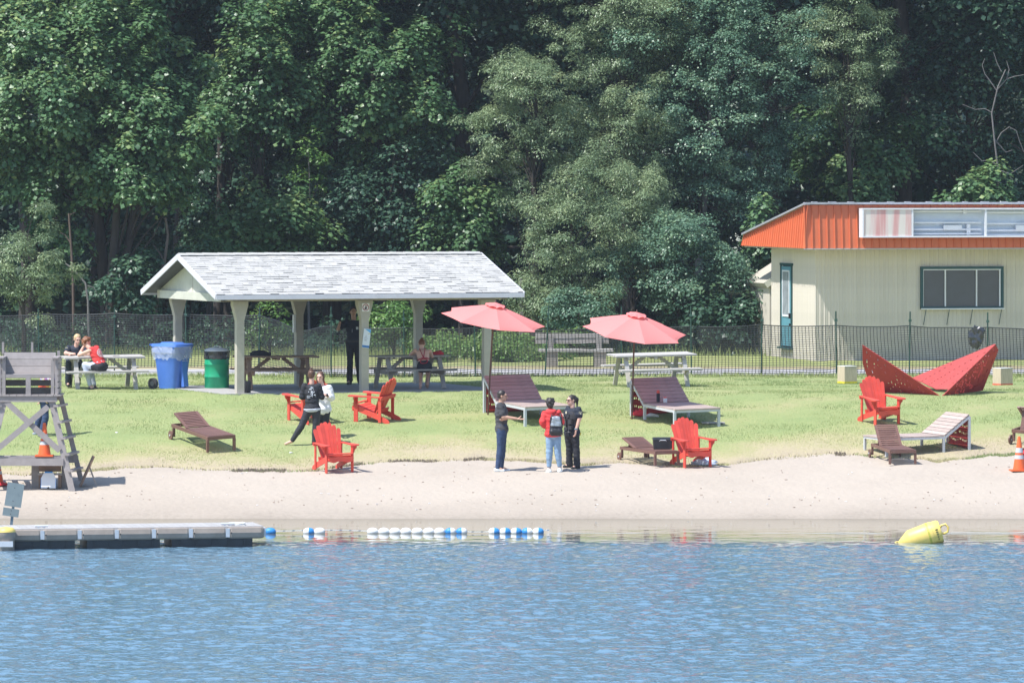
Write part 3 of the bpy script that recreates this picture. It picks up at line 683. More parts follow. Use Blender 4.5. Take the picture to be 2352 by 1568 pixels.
# black plastic bag snagged on the fence near the last stake
bag = MB(); rb = random.Random(5)
c0 = at(2243, 775, 143.8)
import bmesh
bm = bmesh.new(); bmesh.ops.create_icosphere(bm, subdivisions=3, radius=1)
for v in bm.verts:
    n_ = v.co.copy(); k = 1 + .3 * math.sin(n_.x * 9 + n_.z * 7) * math.sin(n_.y * 8 + 1) + rb.uniform(-.12, .12)
    v.co = Vector((n_.x * .17 * k * (1 + .3 * n_.z), n_.y * .06 * k, n_.z * .26 * k))
me = bpy.data.meshes.new('plastic_bag'); bm.to_mesh(me); bm.free(); me.materials.append(mat('shiny_black_film', (.03, .03, .035), .2, .3, 8, spec=.9))
o = link('plastic_bag', me, None, c0); tag(o, 'crumpled black plastic bag caught on the fence mesh behind the red sculpture', 'plastic bag')
# ------------------------------------------------------------------ woodland
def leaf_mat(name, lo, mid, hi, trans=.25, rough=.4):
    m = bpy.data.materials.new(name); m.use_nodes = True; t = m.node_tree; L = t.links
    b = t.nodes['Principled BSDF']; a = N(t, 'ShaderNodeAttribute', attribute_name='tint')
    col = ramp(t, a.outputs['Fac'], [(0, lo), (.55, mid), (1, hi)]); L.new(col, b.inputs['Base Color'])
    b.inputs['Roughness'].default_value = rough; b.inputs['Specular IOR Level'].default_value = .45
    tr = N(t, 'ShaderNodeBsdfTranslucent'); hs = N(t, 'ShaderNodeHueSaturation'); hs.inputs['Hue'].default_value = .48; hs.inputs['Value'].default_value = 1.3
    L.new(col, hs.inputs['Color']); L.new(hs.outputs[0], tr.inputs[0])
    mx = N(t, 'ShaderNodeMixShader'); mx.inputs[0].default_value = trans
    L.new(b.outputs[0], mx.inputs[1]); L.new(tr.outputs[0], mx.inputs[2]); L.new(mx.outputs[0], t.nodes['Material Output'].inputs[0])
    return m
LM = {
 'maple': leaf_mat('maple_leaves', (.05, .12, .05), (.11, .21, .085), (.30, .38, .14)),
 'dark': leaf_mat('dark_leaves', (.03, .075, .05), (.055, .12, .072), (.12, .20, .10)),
 'silver': leaf_mat('silvery_leaves', (.12, .185, .10), (.23, .31, .165), (.38, .44, .24), .28, .38),
 'poplar': leaf_mat('poplar_leaves', (.075, .15, .10), (.135, .24, .155), (.25, .35, .19), .25, .38),
 'weed': leaf_mat('undergrowth_leaves', (.05, .12, .03), (.12, .24, .06), (.24, .34, .11), .3),
}
SP = {  # leaf length, width, leaves per clump, clump radius, droop
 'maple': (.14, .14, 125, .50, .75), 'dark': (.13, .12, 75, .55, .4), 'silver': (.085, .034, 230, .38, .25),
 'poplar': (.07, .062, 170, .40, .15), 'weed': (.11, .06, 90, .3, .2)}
def foliage(C, rad, n, Ln, Wn, droop, out, g, flat=.7):
    K = len(C); tot = K * n
    d = g.normal(size=(tot, 3)); d /= np.linalg.norm(d, axis=1)[:, None]
    d[:, 2] = np.where(g.random(tot) < .72, np.abs(d[:, 2]), d[:, 2])
    r = np.repeat(rad, n) * g.random(tot) ** .42
    P = np.repeat(C, n, 0) + d * r[:, None] * np.array([1, 1, flat])
    hd2 = (d[:, 0] ** 2 + d[:, 1] ** 2) * r ** 2
    P[:, 2] -= droop * hd2 / np.repeat(rad, n)
    nn = d * .55 + np.array([0, 0, .75]) + np.repeat(out, n, 0) * .25 + g.normal(size=(tot, 3)) * .36
    nn /= np.linalg.norm(nn, axis=1)[:, None]
    a = d * np.array([1, 1, .3]) + np.array([0, 0, -.55]) + g.normal(size=(tot, 3)) * .45
    a -= nn * (a * nn).sum(1)[:, None]; a /= np.linalg.norm(a, axis=1)[:, None] + 1e-6
    b = np.cross(nn, a); s = g.uniform(.6, 1.25, tot)[:, None]
    mid = P + a * Ln * .45 * s; fo = nn * (-Wn * .12) * s
    V = np.stack([P, mid + b * Wn * .5 * s + fo, P + a * Ln * s + fo * .6, mid - b * Wn * .5 * s + fo], 1).reshape(-1, 3)
    i = (np.arange(tot) * 4)[:, None]
    Fc = np.concatenate([i + np.array([[0, 1, 2]]), i + np.array([[0, 2, 3]])], 1).reshape(-1, 3)
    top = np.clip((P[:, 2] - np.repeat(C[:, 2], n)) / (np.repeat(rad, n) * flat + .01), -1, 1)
    tint = np.clip(.42 + .25 * g.normal(size=tot) * .6 + np.repeat(g.normal(0, .16, K), n) + .34 * np.clip(top, 0, 1) ** 2 - .06, 0, 1)  # leaves towards each clump's top tinted lighter, sunlit tops put into the colour
    return V, Fc, np.repeat(tint, 2)
def crown_pts(g, K, rx, ry, rz, lump=.25):
    d = g.normal(size=(K, 3)); d /= np.linalg.norm(d, axis=1)[:, None]
    d[:, 1] = np.where(g.random(K) < .3, -np.abs(d[:, 1]), d[:, 1])
    r = g.uniform(.35, 1.0, K) ** .55
    ph = g.uniform(0, 6.28, 6)
    k = 1 + lump * (np.sin(d[:, 0] * 4 + ph[0]) * np.sin(d[:, 2] * 4.5 + ph[1]) + .6 * np.sin(d[:, 0] * 9 + ph[2]) * np.sin(d[:, 2] * 8 + ph[3]))
    return d * (r * k)[:, None] * np.array([rx, ry, rz]), d
def tree(name, label, kind, px, py, Y, rx, rz, K, seed, group=None, cat='tree', trunk_px=None, tr=.12, bark='bark', leafk=None, lump=.38, ry=None, zmin=None, dens=1.0):
    """crown centred at layout (px, py) at distance Y; rx, rz its half sizes in layout pixels"""
    g = np.random.default_rng(seed); s = F / Y
    c = at(px, py, Y); base_x = ((trunk_px if trunk_px is not None else px) - 1176) / s
    zb = gz(Y)
    root = thing(name, label, cat, (base_x, Y, zb), 0, group)
    RX, RZ = rx / s, rz / s; RY = ry or RX * .8
    P, d = crown_pts(g, K, RX, RY, RZ, lump)
    P = P + np.array([c.x - base_x, 0, c.z - zb])
    if zmin is None: zmin = .35
    P[:, 2] = np.maximum(P[:, 2], zmin + g.uniform(0, .3, K))
    Ln, Wn, n, cr, dr = SP[kind]; n = int(n * dens)
    rad = g.uniform(.6, 1.25, K) * cr
    V, Fc, T = foliage(P, rad, n, Ln, Wn, dr, d, g)
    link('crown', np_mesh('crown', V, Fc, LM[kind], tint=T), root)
    # trunk and limbs
    top = Vector((c.x - base_x, 0, c.z - zb + RZ * .5)); rr = random.Random(seed)
    hgt = top.z; pts = []; rd = []
    for k in range(9):
        q = k / 8; pts.append(Vector((top.x * q ** 1.5 + rr.uniform(-.1, .1) * q * hgt * .12, rr.uniform(-.08, .08), -.15 + q * (hgt + .15)))); rd.append(tr * (1.25 - q) if k else tr * 1.6)
    mb = MB(); mb.tube(pts, rd, 9); mb.build('trunk', M[bark], root, smooth=True)
    mb = MB(); idx = list(range(K)); rr.shuffle(idx)
    for i in idx[:max(6, min(26, K // 5))]:
        e = Vector(P[i]); q = max(.25, min(.9, (e.z - .5) / hgt - rr.uniform(.05, .25)))
        j = q * 8; a_ = pts[int(j)].lerp(pts[min(8, int(j) + 1)], j - int(j)); m_ = a_.lerp(e, .5) + Vector((rr.uniform(-.2, .2), rr.uniform(-.2, .2), rr.uniform(0, .35)))
        r0 = tr * (1.1 - q) * .26 + .01
        mb.tube([a_, a_.lerp(m_, .5) + Vector((0, 0, .06)), m_, m_.lerp(e, .6), e], [r0, r0 * .8, r0 * .6, r0 * .4, .006], 5); mb.build('limb', M['bark'], root, smooth=True); mb = MB()
    return root
GF = 'trees along the front edge of the wood'; GB = 'tall dark trees deeper in the wood'
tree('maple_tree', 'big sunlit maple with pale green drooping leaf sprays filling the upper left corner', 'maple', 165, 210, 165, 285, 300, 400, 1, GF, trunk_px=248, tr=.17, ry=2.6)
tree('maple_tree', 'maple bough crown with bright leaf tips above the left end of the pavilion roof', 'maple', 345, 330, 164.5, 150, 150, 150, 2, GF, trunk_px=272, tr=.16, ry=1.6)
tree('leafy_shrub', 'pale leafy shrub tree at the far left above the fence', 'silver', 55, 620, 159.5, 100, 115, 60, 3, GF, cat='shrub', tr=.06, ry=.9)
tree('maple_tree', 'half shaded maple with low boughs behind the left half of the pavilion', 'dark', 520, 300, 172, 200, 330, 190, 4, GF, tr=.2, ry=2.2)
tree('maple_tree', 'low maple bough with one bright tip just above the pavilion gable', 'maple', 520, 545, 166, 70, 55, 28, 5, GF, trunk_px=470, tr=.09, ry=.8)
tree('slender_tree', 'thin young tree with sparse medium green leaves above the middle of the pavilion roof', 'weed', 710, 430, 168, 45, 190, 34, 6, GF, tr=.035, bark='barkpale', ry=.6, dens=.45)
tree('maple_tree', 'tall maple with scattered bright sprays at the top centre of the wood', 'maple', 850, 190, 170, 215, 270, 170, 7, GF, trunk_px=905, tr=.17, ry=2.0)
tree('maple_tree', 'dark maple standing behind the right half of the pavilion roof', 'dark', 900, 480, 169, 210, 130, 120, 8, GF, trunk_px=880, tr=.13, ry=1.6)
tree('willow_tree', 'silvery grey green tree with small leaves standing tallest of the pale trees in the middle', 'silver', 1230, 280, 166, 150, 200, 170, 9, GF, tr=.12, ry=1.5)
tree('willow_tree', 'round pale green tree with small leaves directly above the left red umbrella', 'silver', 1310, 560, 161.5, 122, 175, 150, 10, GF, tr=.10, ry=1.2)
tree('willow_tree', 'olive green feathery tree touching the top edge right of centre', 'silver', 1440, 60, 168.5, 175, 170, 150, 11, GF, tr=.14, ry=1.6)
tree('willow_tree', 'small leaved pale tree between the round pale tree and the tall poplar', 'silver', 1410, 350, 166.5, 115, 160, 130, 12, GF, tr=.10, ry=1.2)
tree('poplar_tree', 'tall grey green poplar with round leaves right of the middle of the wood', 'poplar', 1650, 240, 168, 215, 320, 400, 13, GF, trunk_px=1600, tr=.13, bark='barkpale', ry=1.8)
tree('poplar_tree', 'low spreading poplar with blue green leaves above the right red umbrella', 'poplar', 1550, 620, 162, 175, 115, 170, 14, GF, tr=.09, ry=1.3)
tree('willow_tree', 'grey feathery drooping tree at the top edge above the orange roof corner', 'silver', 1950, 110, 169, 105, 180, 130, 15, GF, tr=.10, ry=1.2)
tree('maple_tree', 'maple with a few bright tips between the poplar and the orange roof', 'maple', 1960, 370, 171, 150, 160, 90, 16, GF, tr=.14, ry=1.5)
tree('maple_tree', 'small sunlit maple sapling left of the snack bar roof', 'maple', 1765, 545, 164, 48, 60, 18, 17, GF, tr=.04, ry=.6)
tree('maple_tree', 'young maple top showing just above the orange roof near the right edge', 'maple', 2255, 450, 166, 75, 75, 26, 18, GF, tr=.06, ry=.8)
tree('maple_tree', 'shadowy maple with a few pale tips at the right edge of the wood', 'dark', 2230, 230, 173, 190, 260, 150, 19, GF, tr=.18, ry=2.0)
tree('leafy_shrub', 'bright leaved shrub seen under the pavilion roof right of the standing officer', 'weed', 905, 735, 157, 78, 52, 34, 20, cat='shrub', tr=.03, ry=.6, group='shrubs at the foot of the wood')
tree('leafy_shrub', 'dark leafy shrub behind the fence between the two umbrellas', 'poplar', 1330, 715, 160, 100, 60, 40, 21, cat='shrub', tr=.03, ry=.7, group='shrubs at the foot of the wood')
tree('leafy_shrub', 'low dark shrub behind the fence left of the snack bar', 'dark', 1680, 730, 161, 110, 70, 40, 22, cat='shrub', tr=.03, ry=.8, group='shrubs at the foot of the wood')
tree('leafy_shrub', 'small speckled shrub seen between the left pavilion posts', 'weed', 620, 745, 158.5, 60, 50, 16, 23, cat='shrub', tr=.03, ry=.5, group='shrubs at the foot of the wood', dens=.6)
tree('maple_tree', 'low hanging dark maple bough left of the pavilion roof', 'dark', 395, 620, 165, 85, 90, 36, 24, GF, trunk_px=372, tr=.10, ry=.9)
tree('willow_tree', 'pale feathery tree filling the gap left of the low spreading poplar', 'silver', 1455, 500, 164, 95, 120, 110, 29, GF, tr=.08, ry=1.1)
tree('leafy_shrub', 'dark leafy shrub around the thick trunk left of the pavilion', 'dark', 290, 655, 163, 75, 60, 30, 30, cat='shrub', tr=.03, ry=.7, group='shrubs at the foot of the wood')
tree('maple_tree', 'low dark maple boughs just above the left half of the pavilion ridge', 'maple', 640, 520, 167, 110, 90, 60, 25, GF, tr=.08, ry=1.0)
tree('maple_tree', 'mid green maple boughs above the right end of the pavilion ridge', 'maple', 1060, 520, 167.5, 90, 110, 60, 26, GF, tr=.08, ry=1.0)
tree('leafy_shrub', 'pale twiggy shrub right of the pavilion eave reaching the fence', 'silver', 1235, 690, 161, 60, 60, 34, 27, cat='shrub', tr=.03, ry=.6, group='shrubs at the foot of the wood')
tree('maple_tree', 'half lit maple boughs between the big maple and the tall middle maple', 'maple', 600, 180, 169, 120, 190, 90, 28, GF, tr=.10, ry=1.3)
# tall closed canopy trees behind: six shapes, copied
def canopy(px, Y, seed, label, hc=14.0, r=5.2, rzz=7.0, K=230):
    g = np.random.default_rng(seed); s = F / Y; zb = gz(Y)
    root = thing('forest_tree', label, 'tree', ((px - 1176) / s, Y, zb), 0, GB)
    P, d = crown_pts(g, K, r, r, rzz, .18); P[:, 2] += hc; 
    V, Fc, T = foliage(P, g.uniform(.7, 1.3, K) * .95, 95, .19, .17, .35, d, g)
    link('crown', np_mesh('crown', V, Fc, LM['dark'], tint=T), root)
    rr = random.Random(seed); mb = MB(); pts = [Vector((rr.uniform(-.12, .12) * k, rr.uniform(-.1, .1) * k, -.2 + k * 2.3)) for k in range(9)]
    mb.tube(pts, [.30 - .026 * k for k in range(9)], 9); mb.build('trunk', M['bark'], root, smooth=True)
    mb = MB()
    for k in range(14):
        q = rr.uniform(1.5, 7); a_ = pts[int(q)]; an = rr.uniform(0, 6.28); e = a_ + Vector((math.cos(an) * rr.uniform(1.5, 3.8), math.sin(an) * rr.uniform(1.5, 3.8), rr.uniform(.3, 2.4)))
        mb.tube([a_, a_.lerp(e, .5) + Vector((0, 0, .3)), e], [.09, .06, .02], 5); mb.build('limb', M['bark'], root, smooth=True); mb = MB()
    return root
spots = [(60, 173), (420, 175), (760, 174), (1060, 173.5), (1400, 175), (1780, 174), (2080, 174), (2420, 173)]
back = [(-120, 181), (230, 182), (600, 181), (930, 183), (1250, 182), (1600, 181), (1950, 183), (2270, 181), (2600, 182)]
names = ['tall dark tree in the wood whose crown fades into the shade behind the front trees']
protos = [canopy(spots[0][0], spots[0][1], 101, names[0]), canopy(spots[1][0], spots[1][1], 102, names[0], 13.5, 5.0, 7.4), canopy(spots[2][0], spots[2][1], 103, names[0], 14.5, 5.4, 6.8)]
def tlab(px, Y):
    where = 'dark front row forest tree' if Y < 178 else 'dark back row forest tree'
    over = [(-200, 'beyond the left edge of the photo'), (30, 'behind the left edge of the big maple'), (160, 'left of the big maple trunk'), (330, 'right of the big maple trunk'), (520, 'behind the pavilion gable'), (700, 'above the left part of the pavilion ridge'), (850, 'above the middle of the pavilion ridge'), (1000, 'above the right part of the pavilion ridge'), (1150, 'above the right pavilion eave'), (1330, 'behind the round pale tree'), (1500, 'between the two red parasols'), (1700, 'behind the tall poplar'), (1900, 'above the left corner of the orange roof'), (2020, 'above the faded pink sign panel'), (2200, 'above the serving window'), (2350, 'behind the dead tree'), (2500, 'beyond the right edge of the photo')]
    return where + ' ' + min(over, key=lambda q: abs(q[0] - px))[1]
for o_, (px, Y) in zip(protos, spots): o_['label'] = tlab(px, Y)
for k, (px, Y) in enumerate(spots[3:] + back):
    dup(protos[k % 3], tlab(px, Y), Vector(((px - 1176) * Y / F, Y, gz(Y) + (k % 4) * .3)), rotz=1.3 + k * 2.1)
# lower, far part of the wood: a mass of leaves nobody can count
g = np.random.default_rng(55); K = 1900
C = np.stack([g.uniform(-26, 26, K), g.uniform(176, 199, K), np.abs(g.normal(0, 1, K)) * 0 + g.uniform(1.8, 17, K)], 1)
C[:, 2] += np.clip(C[:, 1] - 176, 0, 30) * .06
V, Fc, T = foliage(C, g.uniform(.8, 1.5, K), 70, .30, .24, .3, np.tile([0, -1, 0], (K, 1)), g)
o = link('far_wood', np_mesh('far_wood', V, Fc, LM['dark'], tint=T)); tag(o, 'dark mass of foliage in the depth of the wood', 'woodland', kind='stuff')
# a dense backdrop of woodland on the slope behind, 12 m thick
K = 900; C = np.stack([g.uniform(-60, 60, K), g.uniform(204, 216, K), g.uniform(2, 26, K)], 1)
V, Fc, T = foliage(C, g.uniform(1.8, 2.8, K), 46, 1.0, .8, .2, np.tile([0, -1, 0], (K, 1)), g)
o = link('far_wood', np_mesh('far_wood', V, Fc, LM['dark'], tint=T * .6)); tag(o, 'distant wooded slope closing off the view behind the trees', 'woodland', kind='stuff')
# undergrowth band behind the back lawn
K = 420; xx = g.uniform(-17, 17, K); pxx = 1176 + xx * F / 158
bright = (pxx > 960) & (pxx < 1290)
yy = np.where(bright, g.uniform(154.5, 160, K), g.uniform(160.5, 165, K)); zz = 1.95 + np.where(bright, g.uniform(0, .55, K), g.uniform(0, .9, K) ** 1.5)
C = np.stack([xx, yy, zz], 1)
sel = bright
V, Fc, T = foliage(np.concatenate([C[sel]] * 3) + g.normal(0, .25, (3 * sel.sum(), 3)) * [1, 1, .3], np.full(3 * sel.sum(), .33), 80, .12, .07, .2, np.tile([0, -.3, 0], (3 * sel.sum(), 1)), g)
o = link('undergrowth', np_mesh('undergrowth', V, Fc, LM['weed'], tint=np.clip(T + .2, 0, 1))); tag(o, 'bright green tangle of weeds behind the fence right of the pavilion', 'weeds', kind='stuff')
V, Fc, T = foliage(C[~sel], np.full((~sel).sum(), .38), 60, .12, .07, .2, np.tile([0, -.3, 0], ((~sel).sum(), 1)), g)
o = link('undergrowth', np_mesh('undergrowth', V, Fc, LM['dark'], tint=T)); tag(o, 'low dark undergrowth along the foot of the wood', 'undergrowth', kind='stuff')
# long grass at the lawn's far rim
n = 14000; x = g.uniform(-16, 16, n); y = g.uniform(159.5, 163, n); h = g.uniform(.1, .42, n) * g.random(n)
A = np.stack([x - .012, y, 0 * x + 1.9], 1); B = np.stack([x + .012, y, 0 * x + 1.9], 1); Cc = np.stack([x + g.normal(0, .3, n) * h, y, 1.9 + h], 1)
o = link('long_grass', np_mesh('long_grass', np.stack([A, B, Cc], 1).reshape(-1, 3), np.arange(3 * n).reshape(-1, 3), m_gr, tint=g.uniform(.1, .5, n))); tag(o, 'unmown long grass where the back lawn meets the trees', 'long grass', kind='stuff')
# trunks that can be told apart in the shade at the lower left, and a dead tree at the right
def bare(name, label, pts_px, Y, rad, m, branches=(), cat='tree trunk', group=None):
    P = [at(a, b, Y) for a, b in pts_px]; base = P[0].copy(); base.z = gz(Y) - .1; P = [base] + P[1:]
    root = thing(name, label, cat, base, 0, group); mb = MB(); mb.tube([p - base for p in P], [rad * (1 - .45 * k / (len(P) - 1)) for k in range(len(P))], 9); mb.build('trunk', m, root, smooth=True)
    if branches:
        for br in branches:
            mb = MB(); Q = [at(a, b, Y + .05) - base for a, b in br]; mb.tube(Q, [rad * .35 * (1 - .8 * k / (len(Q) - 1)) + .006 for k in range(len(Q))], 6); mb.build('branch', m, root, smooth=True)
    return root
GT = 'bare lower trunks in the shade'
bare('tree_trunk', 'thick dark trunk with a leaning limb left of the pavilion', [(252, 730), (256, 640), (262, 560), (268, 480), (262, 380)], 164.2, .16, M['bark'], [[(262, 600), (275, 560), (290, 500), (300, 430), (310, 400)], [(258, 640), (248, 650), (240, 690), (238, 720)]], group=GT)
bare('tree_trunk', 'thin pale trunk broken off high up at the left', [(170, 728), (168, 640), (163, 560), (158, 490)], 163.5, .05, mat('tan_bark', (.11, .08, .065), .9, .3, 4), [[(158, 495), (172, 488)], [(163, 560), (150, 540), (138, 534)]], group=GT)
bare('tree_trunk', 'slim leaning trunk beside the pavilion gable', [(352, 725), (362, 660), (378, 600), (386, 540), (380, 500)], 163.8, .06, mat('tan_bark_two', (.10, .08, .07), .9, .3, 4), [[(378, 600), (366, 580), (350, 560)]], group=GT)
bare('tree_trunk', 'pale trunk just behind the right eave of the pavilion', [(1202, 760), (1200, 700), (1196, 640)], 163, .13, M['barkpale'], group=GT)
bare('tree_trunk', 'slender pale twin stem above the pavilion roof', [(905, 730), (900, 560), (898, 440), (908, 330)], 168.5, .05, M['bark'], [[(900, 560), (925, 500), (930, 400), (942, 320)]], group=GT)
bare('tree_trunk', 'dark straight trunk deep in the wood above the pavilion roof', [(500, 720), (503, 560), (508, 400), (505, 150)], 170.5, .16, M['bark'], group=GT)
bare('dead_tree', 'leafless grey dead tree with curling twigs at the upper right', [(2296, 700), (2294, 400), (2285, 330), (2278, 260), (2292, 200), (2310, 160)], 169, .032, M['barkpale'],
     [[(2292, 205), (2312, 182), (2330, 176), (2352, 172)], [(2290, 210), (2278, 192), (2262, 170), (2256, 150), (2262, 135)], [(2312, 183), (2318, 160), (2312, 140)], [(2280, 260), (2262, 250), (2240, 252), (2210, 240)], [(2286, 330), (2300, 305), (2318, 292), (2334, 300), (2342, 325), (2352, 350)], [(2290, 380), (2275, 368), (2255, 370), (2235, 350)], [(2300, 165), (2290, 145), (2282, 120)], [(2284, 320), (2310, 350), (2325, 345)], [(2292, 390), (2320, 400), (2350, 380)]], cat='dead tree')
bare('fallen_branch', 'thin arching bare branch at the left edge of the wood', [(205, 725), (202, 690), (196, 650), (170, 620), (150, 605)], 161.5, .035, M['barkpale'], [[(196, 655), (215, 660), (222, 672)]], cat='branch')
# ------------------------------------------------------------------ furniture on the lawn
def ground_at(px, py, dz=0): p = G(px, py); p.z += dz; return p
def tl(p): return slope(p.y)

# --- picnic tables
def picnic_table(label, loc, rotz, tilt, m, L_=1.9, group='wooden picnic tables', slab=False):
    t_ = thing('picnic_table', label, 'picnic table', loc, rotz, group, tilt)
    bd = MB(); bd.box((0, 0, 0), (L_, .14, .038)); bm_ = bd.mesh('tabletop_board', m)
    for k in range(5): link('tabletop_board', bm_, t_, (rr.uniform(-.012, .012), -.30 + k * .15, .74 + rr.uniform(-.003, .003)))
    bd = MB(); bd.box((0, 0, 0), (L_, .125, .038)); sm2 = bd.mesh('seat_board', m)
    for s_ in (-1, 1):
        for k in (0, 1): link('seat_board', sm2, t_, (rr.uniform(-.012, .012), s_ * (.60 + k * .133), .44))
    lg = MB(); lg.bar((0, -.24, .72), (0, -.56, 0), .045, .10, up=(1, 0, 0)); lm = lg.mesh('leg', m)
    for x in (-L_ * .36, L_ * .36):
        for a_ in (0, math.pi): link('leg', lm, t_, (x + (.0 if a_ else .0), 0, 0), (0, 0, a_))
        q = 1 if x > 0 else -1
        mb = MB(); mb.box((x - q * .047, 0, .375), (.045, 1.46, .10)); mb.build('crossbar', m, t_)
        mb = MB(); mb.box((x - q * .047, 0, .69), (.045, .70, .055)); mb.build('batten', m, t_)
        mb = MB(); mb.bar((x - q * .08, 0, .37), (x * .22, 0, .71), .045, .08); mb.build('brace', m, t_)
    mb = MB(); mb.box((0, 0, .69), (.08, .70, .055)); mb.build('batten', m, t_)
    return t_
rr = random.Random(21)
pA = ground_at(236, 892); TA = picnic_table('weathered grey picnic table on the grass where the blond officer sits', pA, R(14), R(2.5), M['palewood'])
pB = at(634, 877, 136.3); pB.z = PZ0 + .01; TB = picnic_table('brown picnic table on the slab beside the green barrel', pB, R(12), 0, M['brownwood'])
pC = at(941, 881, 136.6); pC.z = PZ0 + .01; TC = picnic_table('grey brown picnic table under the pavilion where the swimsuit girl sits', pC, R(22), 0, M['greywood'], 1.78)
pD = ground_at(1496, 886); TD = picnic_table('bleached picnic table on the grass behind the right red umbrella', pD, R(17), R(3.5), M['palewood'], 2.0)
# --- heavy bench beyond the fence
pE = at(1322, 843, 151); pE.z = gz(151)
bE = thing('park_bench', 'heavy timber bench with broad backrest on block legs behind the fence', 'bench', pE, R(4))
for k in range(2): mb = MB(); mb.box((0, -.13 + k * .26, .43), (1.9, .24, .07)); mb.build('seat_plank', M['palewood'], bE)
for k in range(2): mb = MB(); mb.box((-.06, .32, .60 + k * .135 + .06), (1.9, .05, .125), (R(-8), 0, 0)); mb.build('back_plank', M['greywood'], bE)
for x in (-.62, .62):
    mb = MB(); mb.box((x, 0, .20), (.30, .42, .38)); mb.build('block_leg', M['greywood'], bE)
    mb = MB(); mb.box((x, .27, .42), (.14, .06, .7)); mb.build('back_support', M['greywood'], bE)

# --- slatted garden armchairs (fan back, wide arms), front of the chair towards -y
def curve_prism(mb, poly, a, b, fn): mb.prism(poly, a, b, fn)
def adirondack():
    c_ = thing('garden_armchair', '', 'armchair', (0, 0, 0)); m = M['red']
    # seat slats follow a dished line
    for k in range(6):
        q = k / 5; y = -.33 + q * .47; z = .375 - q * .17 + .02 * (1 if k == 0 else 0)
        mb = MB(); mb.box((0, y, z), (.54, .083, .022), (R(-19 + (22 if k == 0 else 0)), 0, 0)); mb.build('seat_slat', m, c_)
    mb = MB()
    P = [(-.26, .335), (-.15, .325), (0, .345), (.15, .325), (.26, .335), (.26, .24), (.17, .215), (.08, .24), (0, .25), (-.08, .24), (-.17, .215), (-.26, .24)]
    mb.prism(P, -.385, -.365, lambda u, v, w_: (u, w_, v)); mb.build('front_apron', m, c_)
    for s_ in (-1, 1):
        mb = MB(); P = [(-.36, .36), (-.30, .375), (.0, .27), (.30, .18), (.52, .085), (.56, .04), (.55, 0), (.46, 0), (.30, .06), (.0, .155), (-.30, .25), (-.37, .27)]
        mb.prism(P, -.011, .011, lambda u, v, w_: (s_ * .265 + w_, u, v)); mb.build('side_rail', m, c_)
        mb = MB(); mb.box((s_ * .292, -.27, .28), (.024, .10, .56)); mb.build('front_leg', m, c_)
        mb = MB(); P = [(.305, .555), (.395, .555), (.385, .50), (.345, .46), (.335, .42), (.305, .38)]
        mb.prism([(s_ * u, v) for u, v in P], -.282, -.258, lambda u, v, w_: (u, w_, v)); mb.build('arm_bracket', m, c_)
        mb = MB(); mb.box((s_ * .292, .33, .29), (.024, .07, .54)); mb.build('rear_support', m, c_)
        mb = MB(); P = [(.25, -.40), (.31, -.435), (.38, -.43), (.415, -.36), (.405, -.22), (.36, -.02), (.335, .20), (.33, .40), (.26, .40), (.262, .10), (.25, -.20)]
        mb.prism([(s_ * u, v) for u, v in P], .562, .584, lambda u, v, w_: (u, v, w_)); mb.build('armrest', m, c_)
    al = R(24)
    hts = [.71, .785, .835, .855, .835, .785, .71]
    for k in range(7):
        x0 = (k - 3) * .062; x1 = (k - 3) * .088; h = hts[k]; wb, wt = .058, .085
        tilt_ = lambda s: (.17 + s * math.sin(al), .205 + s * math.cos(al))
        P = [(x0 - wb / 2, 0), (x0 + wb / 2, 0), (x1 + wt / 2, h - .024 - (.02 if k > 3 else 0)), (x1 + wt * .3, h - .004), (x1, h + .004), (x1 - wt * .3, h - .004), (x1 - wt / 2, h - .024 - (.02 if k < 3 else 0))]
        cup = .010 * abs(k - 3)
        def fn(u, v, w_, cup=cup): y_, z_ = tilt_(v); return (u, y_ + w_ * math.cos(al) - cup, z_ - w_ * math.sin(al))
        mb = MB(); mb.prism(P, -.009, .009, fn); mb.build('back_slat', m, c_)
    mb = MB(); mb.box((0, .372, .55), (.66, .03, .075), (-al * .5, 0, 0)); mb.build('back_rail', m, c_)
    mb = MB(); mb.box((0, .235, .25), (.52, .03, .08), (-al, 0, 0)); mb.build('lower_back_rail', m, c_)
    return c_
ach = adirondack()
GA = 'red slatted garden armchairs'
def put(px, py, deg, dx=0): p = ground_at(px, py); return p, R(deg), tl(p)
p, a_, t_ = put(768, 1082, 24); ach['group'] = GA; ach['label'] = 'red slatted armchair standing on the sand in front of the black sweater woman'; move(ach, p, a_, R(3))
for (px, py, deg, lab, tt) in [
    (1590, 1070, 22, 'red slatted armchair on the sand right beside the black cool box', 3),
    (2023, 972, 26, 'red slatted armchair on the grass in front of the left wing of the red sculpture', None),
    (857, 966, -118, 'red slatted armchair seen from the side facing left in front of the pavilion slab', None),
    (704, 966, -148, 'red slatted armchair half hidden behind the woman in the black sweater', None)]:
    p, a_, t_ = put(px, py, deg); dup(ach, lab, p, a_, t_ if tt is None else R(tt))

